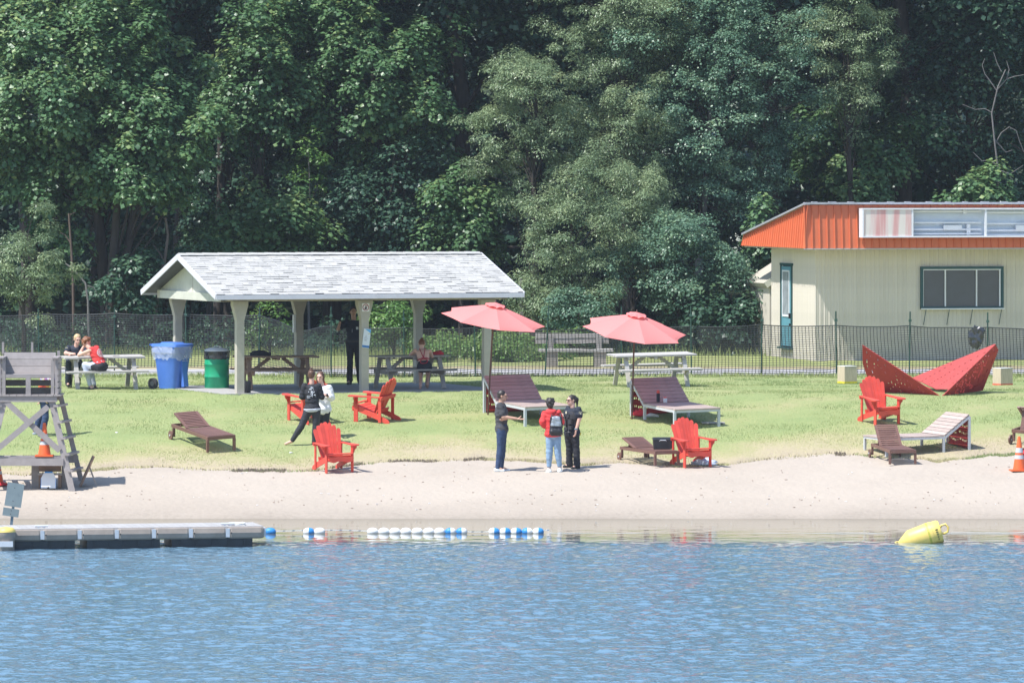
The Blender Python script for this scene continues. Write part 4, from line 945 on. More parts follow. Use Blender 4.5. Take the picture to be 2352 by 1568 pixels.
# --- brown sun loungers on two wheels, foot end towards -y
def lounger(al):
    c_ = thing('sun_lounger', '', 'sun lounger', (0, 0, 0)); m = M['brown']; W_ = .31
    for s_ in (-1, 1):
        mb = MB(); mb.box((s_ * W_, 0, .30), (.035, 1.92, .07)); mb.build('side_rail', m, c_)
        mb = MB(); mb.box((s_ * W_, -.925, .133), (.055, .055, .266)); mb.build('leg', m, c_)
        mb = MB(); mb.box((s_ * W_, .87, .165), (.05, .05, .20)); mb.build('leg', m, c_)
        wl = MB(); wl.tube([(s_ * (W_ + .05), .89, .10), (s_ * (W_ + .08), .89, .10)], .10, 20); o_ = wl.build('wheel', m, c_, smooth=True)
        wl = MB(); wl.tube([(s_ * (W_ + .04), .89, .10), (s_ * (W_ + .095), .89, .10)], .02, 10); wl.build('hub', M['galv'], o_)
    for y in (-.945, .945): mb = MB(); mb.box((0, y, .30), (.585, .035, .07)); mb.build('end_rail', m, c_)
    sl = MB(); sl.box((0, 0, 0), (.575, .068, .016)); sm2 = sl.mesh('slat', m)
    for k in range(15): link('slat', sm2, c_, (0, -.885 + k * .077, .338))
    y0 = .27; 
    bs = MB()
    for s_ in (-1, 1):
        a = Vector((s_ * .25, y0, .335)); b = a + Vector((0, math.cos(al) * .70, math.sin(al) * .70)); bs = MB(); bs.bar(a, b, .06, .03); bs.build('back_stile', m, c_)
    for k in range(10):
        s2_ = .035 + k * .071
        mb = MB(); mb.box((0, y0 + math.cos(al) * s2_, .345 + math.sin(al) * s2_), (.44, .05, .018), (al, 0, 0)); mb.build('back_slat', m, c_)
    mb = MB(); mb.bar((0, y0 + .52, .30), (0, y0 + .40, .325 + math.tan(al) * .40), .40, .03); mb.build('prop', m, c_)
    return c_
lo = lounger(R(19)); GL = 'brown wheeled sun loungers'; lo['group'] = GL; lo['label'] = 'brown slatted sun lounger on the grass right of the lifeguard chair'
p = ground_at(467, 1021); move(lo, p, R(27), tl(p) * .9)
for (px, py, deg, lab, tt, ba) in [(1492, 1062, 25, 'brown slatted sun lounger on the sand carrying the black cool box', R(1.5), 17),
    (2052, 1057, 10, 'brown slatted sun lounger in front of the pale tilted deck lounge', R(2.5), 40), (2398, 1008, 150, 'brown slatted sun lounger cut off by the right edge behind the orange cone', None, 42)]:
    p = ground_at(px, py); l2 = lounger(R(ba)); l2['label'] = lab; l2['group'] = GL; move(l2, p, R(deg), tl(p) if tt is None else tt, .88 if tt is not None else 1)

# --- perforated sheet helper: real holes, real thickness
def perf(name, m, parent, fn, nu_, nv_, hole, th_=.006):
    vs_ = [fn(i / nu_, j / nv_) for j in range(nv_ + 1) for i in range(nu_ + 1)]
    fs_ = [(j * (nu_ + 1) + i, j * (nu_ + 1) + i + 1, (j + 1) * (nu_ + 1) + i + 1, (j + 1) * (nu_ + 1) + i) for j in range(nv_) for i in range(nu_) if not hole(i, j)]
    me = bpy.data.meshes.new(name); me.from_pydata([tuple(v) for v in vs_], [], fs_); me.materials.append(m)
    o = link(name, me, parent); md = o.modifiers.new('thick', 'SOLIDIFY'); md.thickness = th_; md.offset = 0
    return o
# --- wide timber deck lounges with raised back, steel frame, red perforated back sheet
def deck_lounge(label, loc, rotz, tilt, m1, m2, zt_=.84):
    c_ = thing('deck_lounge', label, 'deck lounge', loc, rotz, 'wide timber deck lounges', tilt)
    W_ = .53; yb_, yk, yf = 1.17, .47, -1.18; zd, zt = .345, zt_; al = math.atan2(zt - zd, yb_ - yk); Ls = math.hypot(zt - zd, yb_ - yk)
    nP = 7; pw = Ls / nP
    for k in range(nP):
        s_ = (k + .5) * pw; mb = MB(); mb.box((0, 0, 0), (1.10, pw - .012, .030)); mb.build('plank', m2, c_, loc=(rr.uniform(-.004, .004), yk + math.cos(al) * s_ - .02, zd + .022 + math.sin(al) * s_), rot=(al, 0, 0))
    nD = 12; pd = (yk - yf) / nD; mb = MB(); mb.box((0, 0, 0), (1.10, pd - .012, .030)); dm = mb.mesh('plank', m1)
    for k in range(nD): link('plank', dm, c_, (rr.uniform(-.004, .004), yf + (k + .5) * pd - .03, zd + .008))
    for s_ in (-1, 1):
        x = s_ * W_
        mb = MB(); mb.box((x, (yf + yk) / 2, zd - .03), (.045, yk - yf, .055)); mb.build('frame_rail', M['galv'], c_)
        mb = MB(); mb.bar((x, yk, zd - .03), (x, yb_, zt - .03), .043, .055); mb.build('frame_rail', M['galv'], c_)
        for (y, h) in [(yf + .03, zd - .058), (yk - .03, zd - .058), (yb_ - .01, zt - .04)]:
            mb = MB(); mb.box((x, y, h / 2 - .05), (.055, .055, h + .10)); mb.build('leg', M['galv'], c_)
    for y in (yf + .01, yk): mb = MB(); mb.box((0, y, zd - .032), (1.01, .04, .05)); mb.build('frame_rail', M['galv'], c_)
    hr = random.Random(77)
    ph = {(i, j) for j0 in (8, 16, 24, 30) for i in range(3, 57) if i % 3 and hr.random() < .75 for j in (j0 + int(1.6 * math.sin(i * .25)), j0 + 1 + int(1.6 * math.sin(i * .25)))}
    perf('back_sheet', M['redmetal'], c_, lambda u, v: (-.52 + 1.04 * u, yb_ + .035, .02 + (zt - .05) * v), 60, 36, lambda i, j: (i, j) in ph)
    for z in (.10, .47, .80): mb = MB(); mb.box((0, yb_ + .0, z), (1.0, .06, .02)); mb.build('sheet_flange', M['red'], c_)
    return c_
P1 = at(1206, 932, 131.0); P1.z = gz(131.0)
q1 = ground_at(1210, 960); deck_lounge('timber deck lounge with purplish raised back under the left red umbrella', q1, R(23), R(2.8), M['deck'], M['deckred'])
q2 = ground_at(1550, 966); D2 = deck_lounge('timber deck lounge under the right red umbrella with a bottle and a jar on it', q2, R(23), R(2.8), M['deck'], M['deckred'])
q3 = ground_at(2106, 1033); deck_lounge('pale grey timber deck lounge at the right rising towards the right', q3, R(-64), R(1.5), M['deck'], M['deck'], .84).scale = (.88, .88, .88)

# --- parasols
m_can, t, b = nodes('coral_parasol_fabric'); L = t.links
b.inputs['Base Color'].default_value = (.86, .30, .29, 1); b.inputs['Roughness'].default_value = .85; b.inputs['Specular IOR Level'].default_value = .2
trn = N(t, 'ShaderNodeBsdfTranslucent'); trn.inputs[0].default_value = (.88, .2, .19, 1); mx = N(t, 'ShaderNodeMixShader'); mx.inputs[0].default_value = .3
L.new(b.outputs[0], mx.inputs[1]); L.new(trn.outputs[0], mx.inputs[2]); L.new(mx.outputs[0], t.nodes['Material Output'].inputs[0])
def parasol(label, top, base, Rr, H_, tx, ty, rot0):
    c_ = thing('parasol', label, 'parasol', base, 0, 'coral red parasols'); top = top - base; base = Vector((0, 0, 0))
    Rm = Euler((tx, ty, rot0)).to_matrix()
    NS, NR_, NP = 8, 10, 8
    vs_ = []; n_ = NS * NP
    for i in range(NR_ + 1):
        q = .06 + .94 * i / NR_
        for j in range(n_):
            a = 2 * math.pi * j / n_; fr = (j % NS) / NS; e = 4 * fr * (1 - fr)
            rr_ = Rr * q * (math.cos(math.pi / NP) / math.cos((fr - .5) * 2 * math.pi / NP)) / math.cos(math.pi / NP) * (1 - .085 * e * q ** 6)
            rr_ *= (1 if True else 1)
            z = -H_ * (q ** 1.12) + .0 - .035 * e * q * (1 - .3 * q)
            vs_.append(top + Rm @ Vector((rr_ * math.cos(a), rr_ * math.sin(a), z)))
    fs_ = [(i * n_ + j, i * n_ + (j + 1) % n_, (i + 1) * n_ + (j + 1) % n_, (i + 1) * n_ + j) for i in range(NR_) for j in range(n_)]
    mb = MB(); mb.add(vs_, fs_); cn = mb.build('canopy', m_can, c_); cn.data.polygons.foreach_set('use_smooth', [False] * len(fs_))
    vs_ = []
    for i in range(4):
        q = [.0, .4, .8, 1.0][i]
        for j in range(n_):
            a = 2 * math.pi * j / n_; fr = (j % NS) / NS; e = 4 * fr * (1 - fr)
            vs_.append(top + Rm @ Vector((Rr * .20 * (q + .02) * math.cos(a), Rr * .20 * (q + .02) * math.sin(a), .055 - .085 * q ** 1.3 - .0 + .03 * e * q ** 3)))
    fs_ = [(i * n_ + j, i * n_ + (j + 1) % n_, (i + 1) * n_ + (j + 1) % n_, (i + 1) * n_ + j) for i in range(3) for j in range(n_)]
    mb = MB(); mb.add(vs_, fs_); mb.build('vent_cap', m_can, c_)
    mb = MB(); mb.lathe([(.012, 0), (.018, .02), (.01, .05), (.002, .06)], 8); f = mb.build('finial', M['pole'], c_, loc=top + Rm @ Vector((0, 0, .05)))
    hub = top + Rm @ Vector((0, 0, -.12)); joint = top + Rm @ Vector((0, 0, -H_ * .9))
    for k in range(NP):
        a = 2 * math.pi * k / NP; e = top + Rm @ Vector((Rr * .98 * math.cos(a), Rr * .98 * math.sin(a), -H_ - .005)); mb = MB(); mb.tube([hub + Vector((0, 0, .06)), hub.lerp(e, .5) + Vector((0, 0, .012)), e], .007, 5); mb.build('rib', M['pole'], c_)
        m_ = hub.lerp(e, .5); mb = MB(); mb.tube([joint, m_], .006, 5); mb.build('strut', M['pole'], c_)
    mb = MB(); mb.tube([base - Vector((0, 0, .1)), base.lerp(joint, .5), joint, top], .019, 10); mb.build('pole', M['pole'], c_, smooth=True)
    return c_
u1 = ground_at(1120, 954); t1 = at(1138, 700, u1.y - .25); parasol('coral red parasol left of the other with its rim dipping to the right', t1, u1, 1.09, .34, R(10), R(7.5), R(9))
u2 = ground_at(1451, 962); t2 = at(1462, 722, u2.y - .25); parasol('coral red parasol over the deck lounge with the bottle and jar', t2, u2, 1.09, .37, R(13), R(5), R(12))

# --- timber block seats and the folded red sculpture
def block(label, px, py, deg, band):
    p = ground_at(px, py); c_ = thing('timber_block', label, 'timber block', p, R(deg), 'timber block seats', tl(p))
    mb = MB(); mb.box((0, 0, .22), (.34, .34, .38)); mb.build('block', M['stump'], c_)
    mb = MB(); mb.box((0, 0, .412), (.345, .345, .012)); mb.build('top_face', M['stumptop'], c_)
    mb = MB(); mb.box((0, 0, .025), (.346, .346, .05)); mb.build('painted_band', band, c_)
block('timber block seat with a yellow painted foot left of the red sculpture', 1946, 880, 27, mat('worn_yellow_paint', (.62, .52, .03), .6, .3, 12))
block('timber block seat with a red painted foot right of the red sculpture', 2303, 885, 30, mat('worn_red_paint', (.55, .12, .07), .6, .3, 12))
A = G(2162, 908); sc0 = A.copy()
S = thing('steel_sculpture', 'folded red perforated steel sculpture shaped like two wings', 'sculpture', sc0)
def rel(px, py, Y): return at(px, py, Y) - sc0
Af = Vector((0, 0, -.03)); TLp = rel(1981, 792, A.y + .1); TRp = rel(2286, 790, A.y + .15); TR2 = rel(2293, 803, A.y + .3)
def tri(Ap, T1, T2, T3):
    """fan sheet: from apex Ap out to an outer edge T1-T2-T3"""
    def fn(u, v):
        e = T1.lerp(T2, v * 2) if v < .5 else T2.lerp(T3, v * 2 - 1)
        return Ap.lerp(e, .002 + .998 * u)
    return fn
hs_ = random.Random(8)
def holes(nu_, nv_, n, seed, dense=False):
    g_ = random.Random(seed); H_ = set()
    for k in range(n):
        i = g_.choice(range(6, nu_ - 3, 3 if not dense else 2)); j = g_.randint(2, nv_ - 3); H_.add((i, j)); 
        if g_.random() < .5: H_.add((i, j + 1))
    return lambda i, j: (i, j) in H_
L1 = rel(1973, 799, A.y + .15); L2 = rel(1990, 868, A.y + .75); L3 = rel(2004, 890, A.y + 1.0); Lb = G(2070, 902) - sc0 - Vector((0, 0, .06))
perf('wing_sheet', M['redmetal'], S, tri(Af, TLp, L1.lerp(L2, .5), L3 - Vector((0, 0, .1))), 64, 30, holes(64, 30, 62, 3), .02)
perf('wing_sheet', M['redmetal'], S, tri(Af, TRp, TR2, rel(2257, 896, A.y + 1.0)), 60, 36, holes(60, 36, 210, 4, True), .02)
# inner sheet of the right wing and of the left wing, leaning back
def quadf(a, b, c, d): return lambda u, v: a.lerp(b, u).lerp(d.lerp(c, u), v)
perf('wing_sheet', mat('sunlit_red_sheet', (.42, .075, .065), .5, .08, 4), S, quadf(rel(2150, 894, A.y + 1.0), rel(2182, 894, A.y + .7), TRp + Vector((0, .02, 0)), rel(2095, 868, A.y + 3.1)), 40, 50, lambda i, j: (i * 7 + j * 13) % 47 == 0 and 4 < j < 46, .02)
perf('wing_sheet', M['redmetal'], S, quadf(rel(2139, 893, A.y + 1.2), rel(2105, 892, A.y + .9), TLp + Vector((0, .03, 0)), rel(2080, 868, A.y + 3.0)), 40, 50, lambda i, j: (i * 5 + j * 11) % 53 == 0 and 4 < j < 46, .02)

# --- wheeled bin, barrel
p = ground_at(396, 893); wb = thing('wheeled_bin', 'blue wheeled recycling bin lined with a clear bag', 'recycling bin', p, R(52), None, R(1.5))
def frustum(mb, z0, z1, a, b_, oy=0, mi=0, ins=.08):
    def ring(w_, d_, z, o): 
        c1 = ins; return [(-w_ + c1, -d_ + o, z), (w_ - c1, -d_ + o, z), (w_, -d_ + c1 + o, z), (w_, d_ - c1 + o, z), (w_ - c1, d_ + o, z), (-w_ + c1, d_ + o, z), (-w_, d_ - c1 + o, z), (-w_, -d_ + c1 + o, z)]
    vs_ = ring(a[0], a[1], z0, 0) + ring(b_[0], b_[1], z1, oy); n = 8
    return mb.add(vs_, [tuple(reversed(range(n))), tuple(range(n, 2 * n))] + [(i, (i + 1) % n, (i + 1) % n + n, i + n) for i in range(n)], mi)
mb = MB(); frustum(mb, .02, .95, (.25, .26), (.31, .37)); mb.build('body', M['bluebin'], wb, smooth=True)
mb = MB(); frustum(mb, .86, 1.0, (.325, .385), (.335, .395)); mb.build('rim', M['bluebin'], wb, smooth=True)
mb = MB(); mb.box((0, -.35, .44), (.16, .08, .75), (R(-6.5), 0, 0)); mb.build('front_rib', M['bluebin'], wb)
mb = MB(); frustum(mb, 1.0, 1.055, (.345, .405), (.33, .39), 0, 0, .05); frustum(mb, 1.05, 1.09, (.22, .27), (.19, .24)); mb.tube([(-.3, .43, 1.03), (.3, .43, 1.03)], .018, 8); mb.build('lid', M['bluebin'], wb, smooth=True)
for s_ in (-1, 1):
    mb = MB(); mb.tube([(s_ * .26, .34, .13), (s_ * .33, .34, .13)], .13, 22); w_o = mb.build('wheel', M['grubber'], wb, smooth=True)
    mb = MB(); mb.tube([(s_ * .255, .34, .13), (s_ * .335, .34, .13)], .06, 12); mb.build('hub', mat('grey_hub', (.16, .16, .17), .6), w_o)
m_film, t, b = nodes('clear_bag_film'); b.inputs['Base Color'].default_value = (.62, .68, .78, 1); b.inputs['Roughness'].default_value = .25; b.inputs['Alpha'].default_value = .42
bm = bmesh.new()
prev = None; rb = random.Random(3); rings = []
for k, (z, s0, o_) in enumerate([(1.0, 1.03, 0), (.92, 1.05, .0), (.84, 1.04, .02), (.76, 1.0, .035), (.71, .985, .05)]):
    ring = []
    for j in range(40):
        a = 2 * math.pi * j / 40; sx_ = .335 * s0; sy_ = .395 * s0; k4 = (abs(math.cos(a)) ** 5 + abs(math.sin(a)) ** 5) ** (-1 / 5)
        jj = rb.uniform(-.012, .012)
        ring.append(bm.verts.new(((sx_ + jj) * k4 * math.cos(a), (sy_ + jj) * k4 * math.sin(a), z + rb.uniform(-o_, o_))))
    rings.append(ring)
for r0, r1 in zip(rings[:-1], rings[1:]):
    for j in range(40): bm.faces.new((r0[j], r0[(j + 1) % 40], r1[(j + 1) % 40], r1[j]))
me = bpy.data.meshes.new('bin_liner'); bm.to_mesh(me); bm.free(); me.materials.append(m_film); link('bin_liner', me, wb)
mb = MB()
for k in range(3):
    a = R(90 + 120 * k); c2 = Vector((math.cos(a), math.sin(a), 0)) * .03; d2 = Vector((-math.sin(a), math.cos(a), 0))
    q0 = c2 + d2 * .025; q1 = c2 - d2 * .03
    mb.bar((q0.x, -.412, .78 + q0.y), (q1.x, -.412, .78 + q1.y), .003, .014, up=(0, 1, 0))
mb.build('recycling_mark', M['white'], wb)
text('RECYCLE', .035, M['white'], wb, (0, -.405, .70), (R(84), 0, 0))
text('TOUR A LA FOIS', .030, M['white'], wb, (0, -.400, .66), (R(84), 0, 0))

p = ground_at(498, 893); br = thing('steel_barrel', 'green steel barrel bin with a black liner and pale lid', 'barrel', p, 0, None, R(1.5))
mb = MB(); prof = [(.27, 0), (.285, .02), (.285, .27), (.296, .285), (.296, .30), (.285, .315), (.285, .56), (.296, .575), (.296, .59), (.285, .605), (.285, .86), (.29, .88)]
mb.lathe(prof, 40); mb.build('drum', M['green'], br, smooth=True)
mb = MB(); rb = random.Random(12); n = 44; vs_ = []
for z, r in [(.71, .294), (.735, .302), (.80, .300), (.87, .304), (.885, .30), (.90, .24)]:
    for j in range(n): a = 2 * math.pi * j / n; q = r + rb.uniform(-.004, .006); vs_.append((q * math.cos(a), q * math.sin(a), z + (rb.uniform(-.02, .012) if z < .72 else 0)))
mb.add(vs_, [(i * n + j, i * n + (j + 1) % n, (i + 1) * n + (j + 1) % n, (i + 1) * n + j) for i in range(5) for j in range(n)]); mb.build('bin_liner', mat('black_bag_film', (.03, .03, .035), .25, .2, 9, spec=.8), br)
mb = MB(); mb.lathe([(.285, .885), (.292, .90), (.285, .915), (.15, .965), (.0, .975)], 36); mb.tube([(-.07, 0, .96), (-.06, 0, 1.0), (.06, 0, 1.0), (.07, 0, .96)], .009, 6); mb.build('lid', mat('pale_grey_lid', (.72, .73, .75), .5, .1), br, smooth=True)

# --- lifeguard chair
p = G(68, 1117); lg_ = thing('lifeguard_chair', 'tall grey wooden lifeguard chair with splayed legs at the left edge', 'lifeguard chair', p, 0)
m = M['chairgrey']
def bb(name, c, d, par=lg_, rot=None, mm=None): mb = MB(); mb.box(c, d, rot); return mb.build(name, mm or m, par)
def bar_(name, a, b, w_, h_, up=(0, 0, 1), par=lg_, mm=None): mb = MB(); mb.bar(a, b, w_, h_, up); return mb.build(name, mm or m, par)
for k in range(3): bb('back_board', (-.02, .27 + .035 * k, 2.385 + k * .142), (1.06, .03, .139), rot=(R(-14), 0, 0))
for k in range(3): bb('lower_back_board', (0, .42, 1.955 + k * .158), (1.10, .03, .125))
for k in range(4): bb('seat_board', (0, -.24 + k * .145, 2.30), (1.10, .138, .035))
bb('seat_rail', (0, -.34, 2.275), (1.10, .035, .07)); bb('center_post', (-.0, -.33, 2.07), (.10, .06, .36))
for s_ in (-1, 1):
    bb('front_upright', (s_ * .50, -.33, 2.25), (.07, .07, .76)); bb('front_upright', (s_ * .575, -.335, 2.25), (.05, .05, .76)); bb('rear_upright', (s_ * .56, .46, 2.32), (.06, .05, .90))
    bb('armrest', (s_ * .56, -.05, 2.65), (.13, .78, .035))
    for k in range(6): bb('side_slat', (s_ * .605, .04, 1.97 + k * .125), (.03, .82, .105))
    bar_('front_leg', (s_ * .47, -.40, 1.86), (s_ * .92, -.62, -.08), .13, .055, up=(0, 1, 0))
    bar_('rear_leg', (s_ * .60, .42, 1.86), (s_ * 1.04, .80, -.08), .10, .055, up=(0, 1, 0))
    for k in range(5):
        z = .35 + k * .33; q = (1.86 - z) / 1.94; x = (.47 + .60) / 2 + .445 * q + .03
        bar_('rung', (s_ * (.47 + .45 * q + .06), -.42 - .22 * q - .06, z), (s_ * (.60 + .44 * q + .06), .44 + .38 * q, z), .10, .045)
for k in range(9): bb('floor_board', (-.60 + k * .15, -.0, 1.885), (.142, 1.02, .032))
bb('floor_beam', (0, -.46, 1.81), (1.2, .05, .115)); bb('floor_beam', (0, .46, 1.81), (1.2, .05, .115))
bar_('brace', (-.45, -.455, 1.76), (.66, -.56, .76), .115, .035, up=(0, 1, 0)); bar_('brace', (.42, -.50, 1.66), (-.70, -.61, .72), .115, .035, up=(0, 1, 0))
bb('lower_rail', (-.07, -.585, .53), (1.62, .045, .15)); bb('lower_rail', (-.0, .68, .53), (1.9, .045, .15))
for k in range(4): bb('shelf_board', (0, -.48 + k * .15, .622), (1.55, .142, .03))
for x in (-.58, .02): bb('flag_post', (x, .40, 2.83), (.045, .04, .24))

def cone(label, loc, H_=.75, tilt=0, rz=0):
    c_ = thing('traffic_cone', label, 'traffic cone', loc, rz, 'orange traffic cones', tilt)
    mb = MB(); mb.box((0, 0, .015), (.37, .37, .03)); mb.build('base', M['cone'], c_)
    def r(z): return .135 - (.135 - .028) * z / H_
    for z0, z1, mm, nm, e in [(.03, .35, M['cone'], 'cone_body', 0), (.35, .46, M['reflect'], 'reflective_band', .002), (.46, .53, M['cone'], 'cone_body', 0), (.53, .67, M['reflect'], 'reflective_band', .002), (.67, 1.0, M['cone'], 'cone_body', 0)]:
        a, b_ = z0 * H_ / 1.0, z1 * H_; mb = MB(); mb.lathe([(r(a) + e, a), (r(b_) + e, b_)], 26); mb.build(nm, mm, c_, smooth=True)
    return c_
cone('orange traffic cone with two silver bands standing on the lifeguard chair shelf', p + Vector(((106 - 68) / 112, -.42, .64)), .68)
cone('orange traffic cone on the sand cut off by the left edge', G(-6, 1112), .60)
cone('orange traffic cone beside the red backpack at the right edge', G(2341, 1081), .72, rz=R(8))
p2 = G(115, 1120)
st_ = thing('step_stool', 'grey wooden step stool with a slotted brown back panel in front of the lifeguard chair', 'step stool', p2, 0)
for s_ in (-1, 1): bb('side_panel', (s_ * .31, .12, .24), (.16, .04, .48), st_)
mb = MB()
for c, d in [((0, 0, .40), (.46, .03, .13)), ((0, 0, .57), (.46, .03, .05)), ((-.155, 0, .505), (.15, .0301, .082)), ((.155, 0, .505), (.15, .0301, .082))]: mb.box(c, d)
mb.build('slotted_panel', M['brownwood'], st_); bb('tread', (0, .02, .28), (.50, .26, .03), st_)
for s_ in (-1, 1): bb('leg', (s_ * .20, .03, .14), (.06, .20, .28), st_, mm=M['brownwood'])
td = thing('white_rescue_board', 'small white board with blue edges leaning on the step stool', 'rescue board', p2 + Vector((-.02, -.20, 0)), 0, None, R(-16))
mb = MB(); P = [(-.15, 0), (-.03, 0), (0, .04), (.03, 0), (.15, 0), (.15, .22), (.09, .33), (-.09, .33), (-.15, .22)]; mb.prism(P, -.02, .02, lambda u, v, w_: (u, w_, v)); mb.build('board', M['white'], td)
mb = MB(); mb.box((.152, 0, .11), (.008, .044, .2)); mb.box((-.152, 0, .11), (.008, .044, .2)); mb.box((0, 0, .335), (.16, .05, .03)); mb.build('edge_strip', M['blue'], td)
p3 = G(203, 1116); ea = thing('folding_sign_frame', 'small wooden easel board seen edge on beside the lifeguard chair', 'easel', p3, R(8))
bar_('panel', (-.17, 0, 0), (.11, 0, .62), .34, .035, up=(1, 0, 0), par=ea, mm=M['brownwood']); bar_('prop_leg', (.02, .0, .40), (.17, 0, 0), .05, .03, up=(1, 0, 0), par=ea, mm=M['chairgrey']); bar_('foot', (-.13, 0, .012), (.15, 0, .012), .05, .02, par=ea, mm=M['chairgrey'])

# --- small loose things
def blob(name, label, cat, loc, dims, m, seed=1, amp=.3, sub=3, parent=None, rotz=0):
    g_ = random.Random(seed); ph = [g_.uniform(0, 6) for _ in range(6)]
    bm = bmesh.new(); bmesh.ops.create_icosphere(bm, subdivisions=sub, radius=1)
    for v in bm.verts:
        n_ = v.co.copy(); k = 1 + amp * (math.sin(n_.x * 5 + ph[0]) * math.sin(n_.y * 6 + ph[1]) + .5 * math.sin(n_.z * 9 + n_.x * 7 + ph[2])) * .6
        z = n_.z * k; z = max(z, -.25)
        v.co = Vector((n_.x * k * dims[0], n_.y * k * dims[1], (z + .25) * dims[2]))
    for f in bm.faces: f.smooth = True
    me = bpy.data.meshes.new(name); bm.to_mesh(me); bm.free(); me.materials.append(m)
    o = link(name, me, parent, loc, (0, 0, rotz))
    if parent is None: tag(o, label, cat)
    return o
q = G(1474, 955); blob('red_garment', 'crumpled red and white clothes on the grass below the right deck lounge', 'clothes', q, (.17, .12, .12), M['redcloth'], 2, .5)
q = G(1497, 958); o = thing('shoe_pair', 'white shoes on the grass beside the crumpled red clothes', 'shoes', q)
for k in (0, 1): mb = MB(); mb.tube([(-.08, k * .1, .03), (0, k * .1, .05), (.1, k * .1, .035), (.16, k * .1, .02)], [.03, .045, .035, .02], 8); mb.build('shoe', M['whitecloth'], o, smooth=True, rot=(0, 0, .3 * k))
q = G(1618, 1067); blob('towel', 'white and pale blue cloth lying behind the armchair beside the cool box', 'towel', q, (.24, .14, .10), mat('pale_blue_cloth', (.50, .60, .72), .9, .3, 9), 5, .5)
q = G(2352, 1078); bp_ = thing('backpack', 'red backpack lying by the orange cone at the right edge', 'backpack', q)
blob('bag_body', '', '', (0, 0, 0), (.20, .16, .34), M['redcloth'], 7, .15, parent=bp_); blob('side_pocket', '', '', (-.06, -.10, .0), (.13, .09, .20), mat('dark_red_cloth', (.42, .02, .04), .85, .2, 6), 8, .1, parent=bp_)
mb = MB(); mb.tube([(-.06, -.14, .10), (-.09, -.16, .30), (-.02, -.15, .46)], .016, 6); mb.build('strap', M['darkcloth'], bp_)
# bottle and jar on the deck lounge
def on_deck(x, y, z): return D2.matrix_world @ Vector((x, y, z))
b1 = thing('drink_bottle', 'dark drinking bottle with red cap standing on the right deck lounge', 'bottle', on_deck(-.24, .36, .395)); mb = MB(); mb.lathe([(.035, 0), (.038, .02), (.038, .17), (.03, .19)], 16); mb.build('bottle_body', M['darkcloth'], b1, smooth=True); mb = MB(); mb.lathe([(.034, .19), (.036, .20), (.034, .25), (.012, .262)], 16); mb.build('cap', M['red'], b1, smooth=True)
b2 = thing('glass_jar', 'small clear jar with red lid beside the dark bottle', 'jar', on_deck(-.17, .14, .395)); mb = MB(); mb.lathe([(.042, 0), (.045, .02), (.045, .09), (.036, .10)], 16); mb.build('jar_body', mat('clear_plastic_jar', (.55, .58, .58), .2, .1), b2, smooth=True); mb = MB(); mb.lathe([(.038, .10), (.038, .125), (.0, .126)], 16); mb.build('lid', M['red'], b2, smooth=True)
# cool box standing on the foot half of the lounger
lo2 = [o for o in bpy.data.objects if o.get('label', '').startswith('brown slatted sun lounger on the sand')][0]
cb = thing('cool_box', 'black cool box with pale handle standing on a brown sun lounger', 'cool box', lo2.matrix_world @ Vector((.16, -.38, .348)), R(2))
mb = MB(); frustum(mb, 0, .20, (.19, .12), (.205, .13), 0, 0, .02); mb.build('box_body', M['black'], cb); mb = MB(); frustum(mb, .20, .245, (.215, .14), (.205, .13), 0, 0, .02); mb.build('lid', mat('black_lid', (.03, .035, .04), .4, .1), cb)
mb = MB(); mb.tube([(-.07, -.135, .17), (-.06, -.155, .19), (.06, -.155, .19), (.07, -.135, .17)], .009, 6); mb.build('handle', M['reflect'], cb)
# on the pavilion tables
blob('dark_bag', 'dark bag lying on the left end of the brown pavilion table', 'bag', TB.matrix_world @ Vector((-.35, .12, .76)), (.24, .13, .10), M['darkcloth'], 11, .2)
blob('red_bundle', 'small red bundle at the right end of the pavilion table', 'bundle', TC.matrix_world @ Vector((.70, -.02, .76)), (.13, .10, .08), M['redcloth'], 12, .2)
c_ = thing('black_canister', 'black round canister standing at the foot of the front left pavilion post', 'canister', pav_pt(.26, .25, .0)); mb = MB(); mb.lathe([(.085, 0), (.09, .02), (.09, .25), (.085, .27), (.0, .275)], 20); mb.build('canister_body', M['black'], c_, smooth=True)
o = thing('mobile_phone', 'dark phone lying on the grey picnic table', 'phone', TA.matrix_world @ Vector((.32, 0, .764)), R(20)); mb = MB(); mb.box((0, 0, 0), (.15, .07, .009)); mb.build('phone_body', M['black'], o)
for (px, py, lab) in [(268, 994, 'small white scrap of litter on the grass left of the brown lounger'), (668, 1040, 'white scrap of litter on the grass left of the standing women')]:
    o = blob('litter', lab, 'litter', G(px, py), (.035, .03, .02), M['white'], px, .6, 2)
q = G(1638, 972); o = thing('paving_slab', 'flat grey slab lying in the grass under the right deck lounge foot', 'slab', q); mb = MB(); mb.box((0, 0, .012), (.5, .35, .03)); mb.build('slab', M['concrete'], o)

# ------------------------------------------------------------------ on the water
dk0 = at(608, 1254, 108.3); dk0.z = 0; da = math.atan2(1.0, 4.85)
dk = thing('floating_dock', 'long floating dock with beige bumper sections and dark pontoons at the left', 'dock', dk0, da)
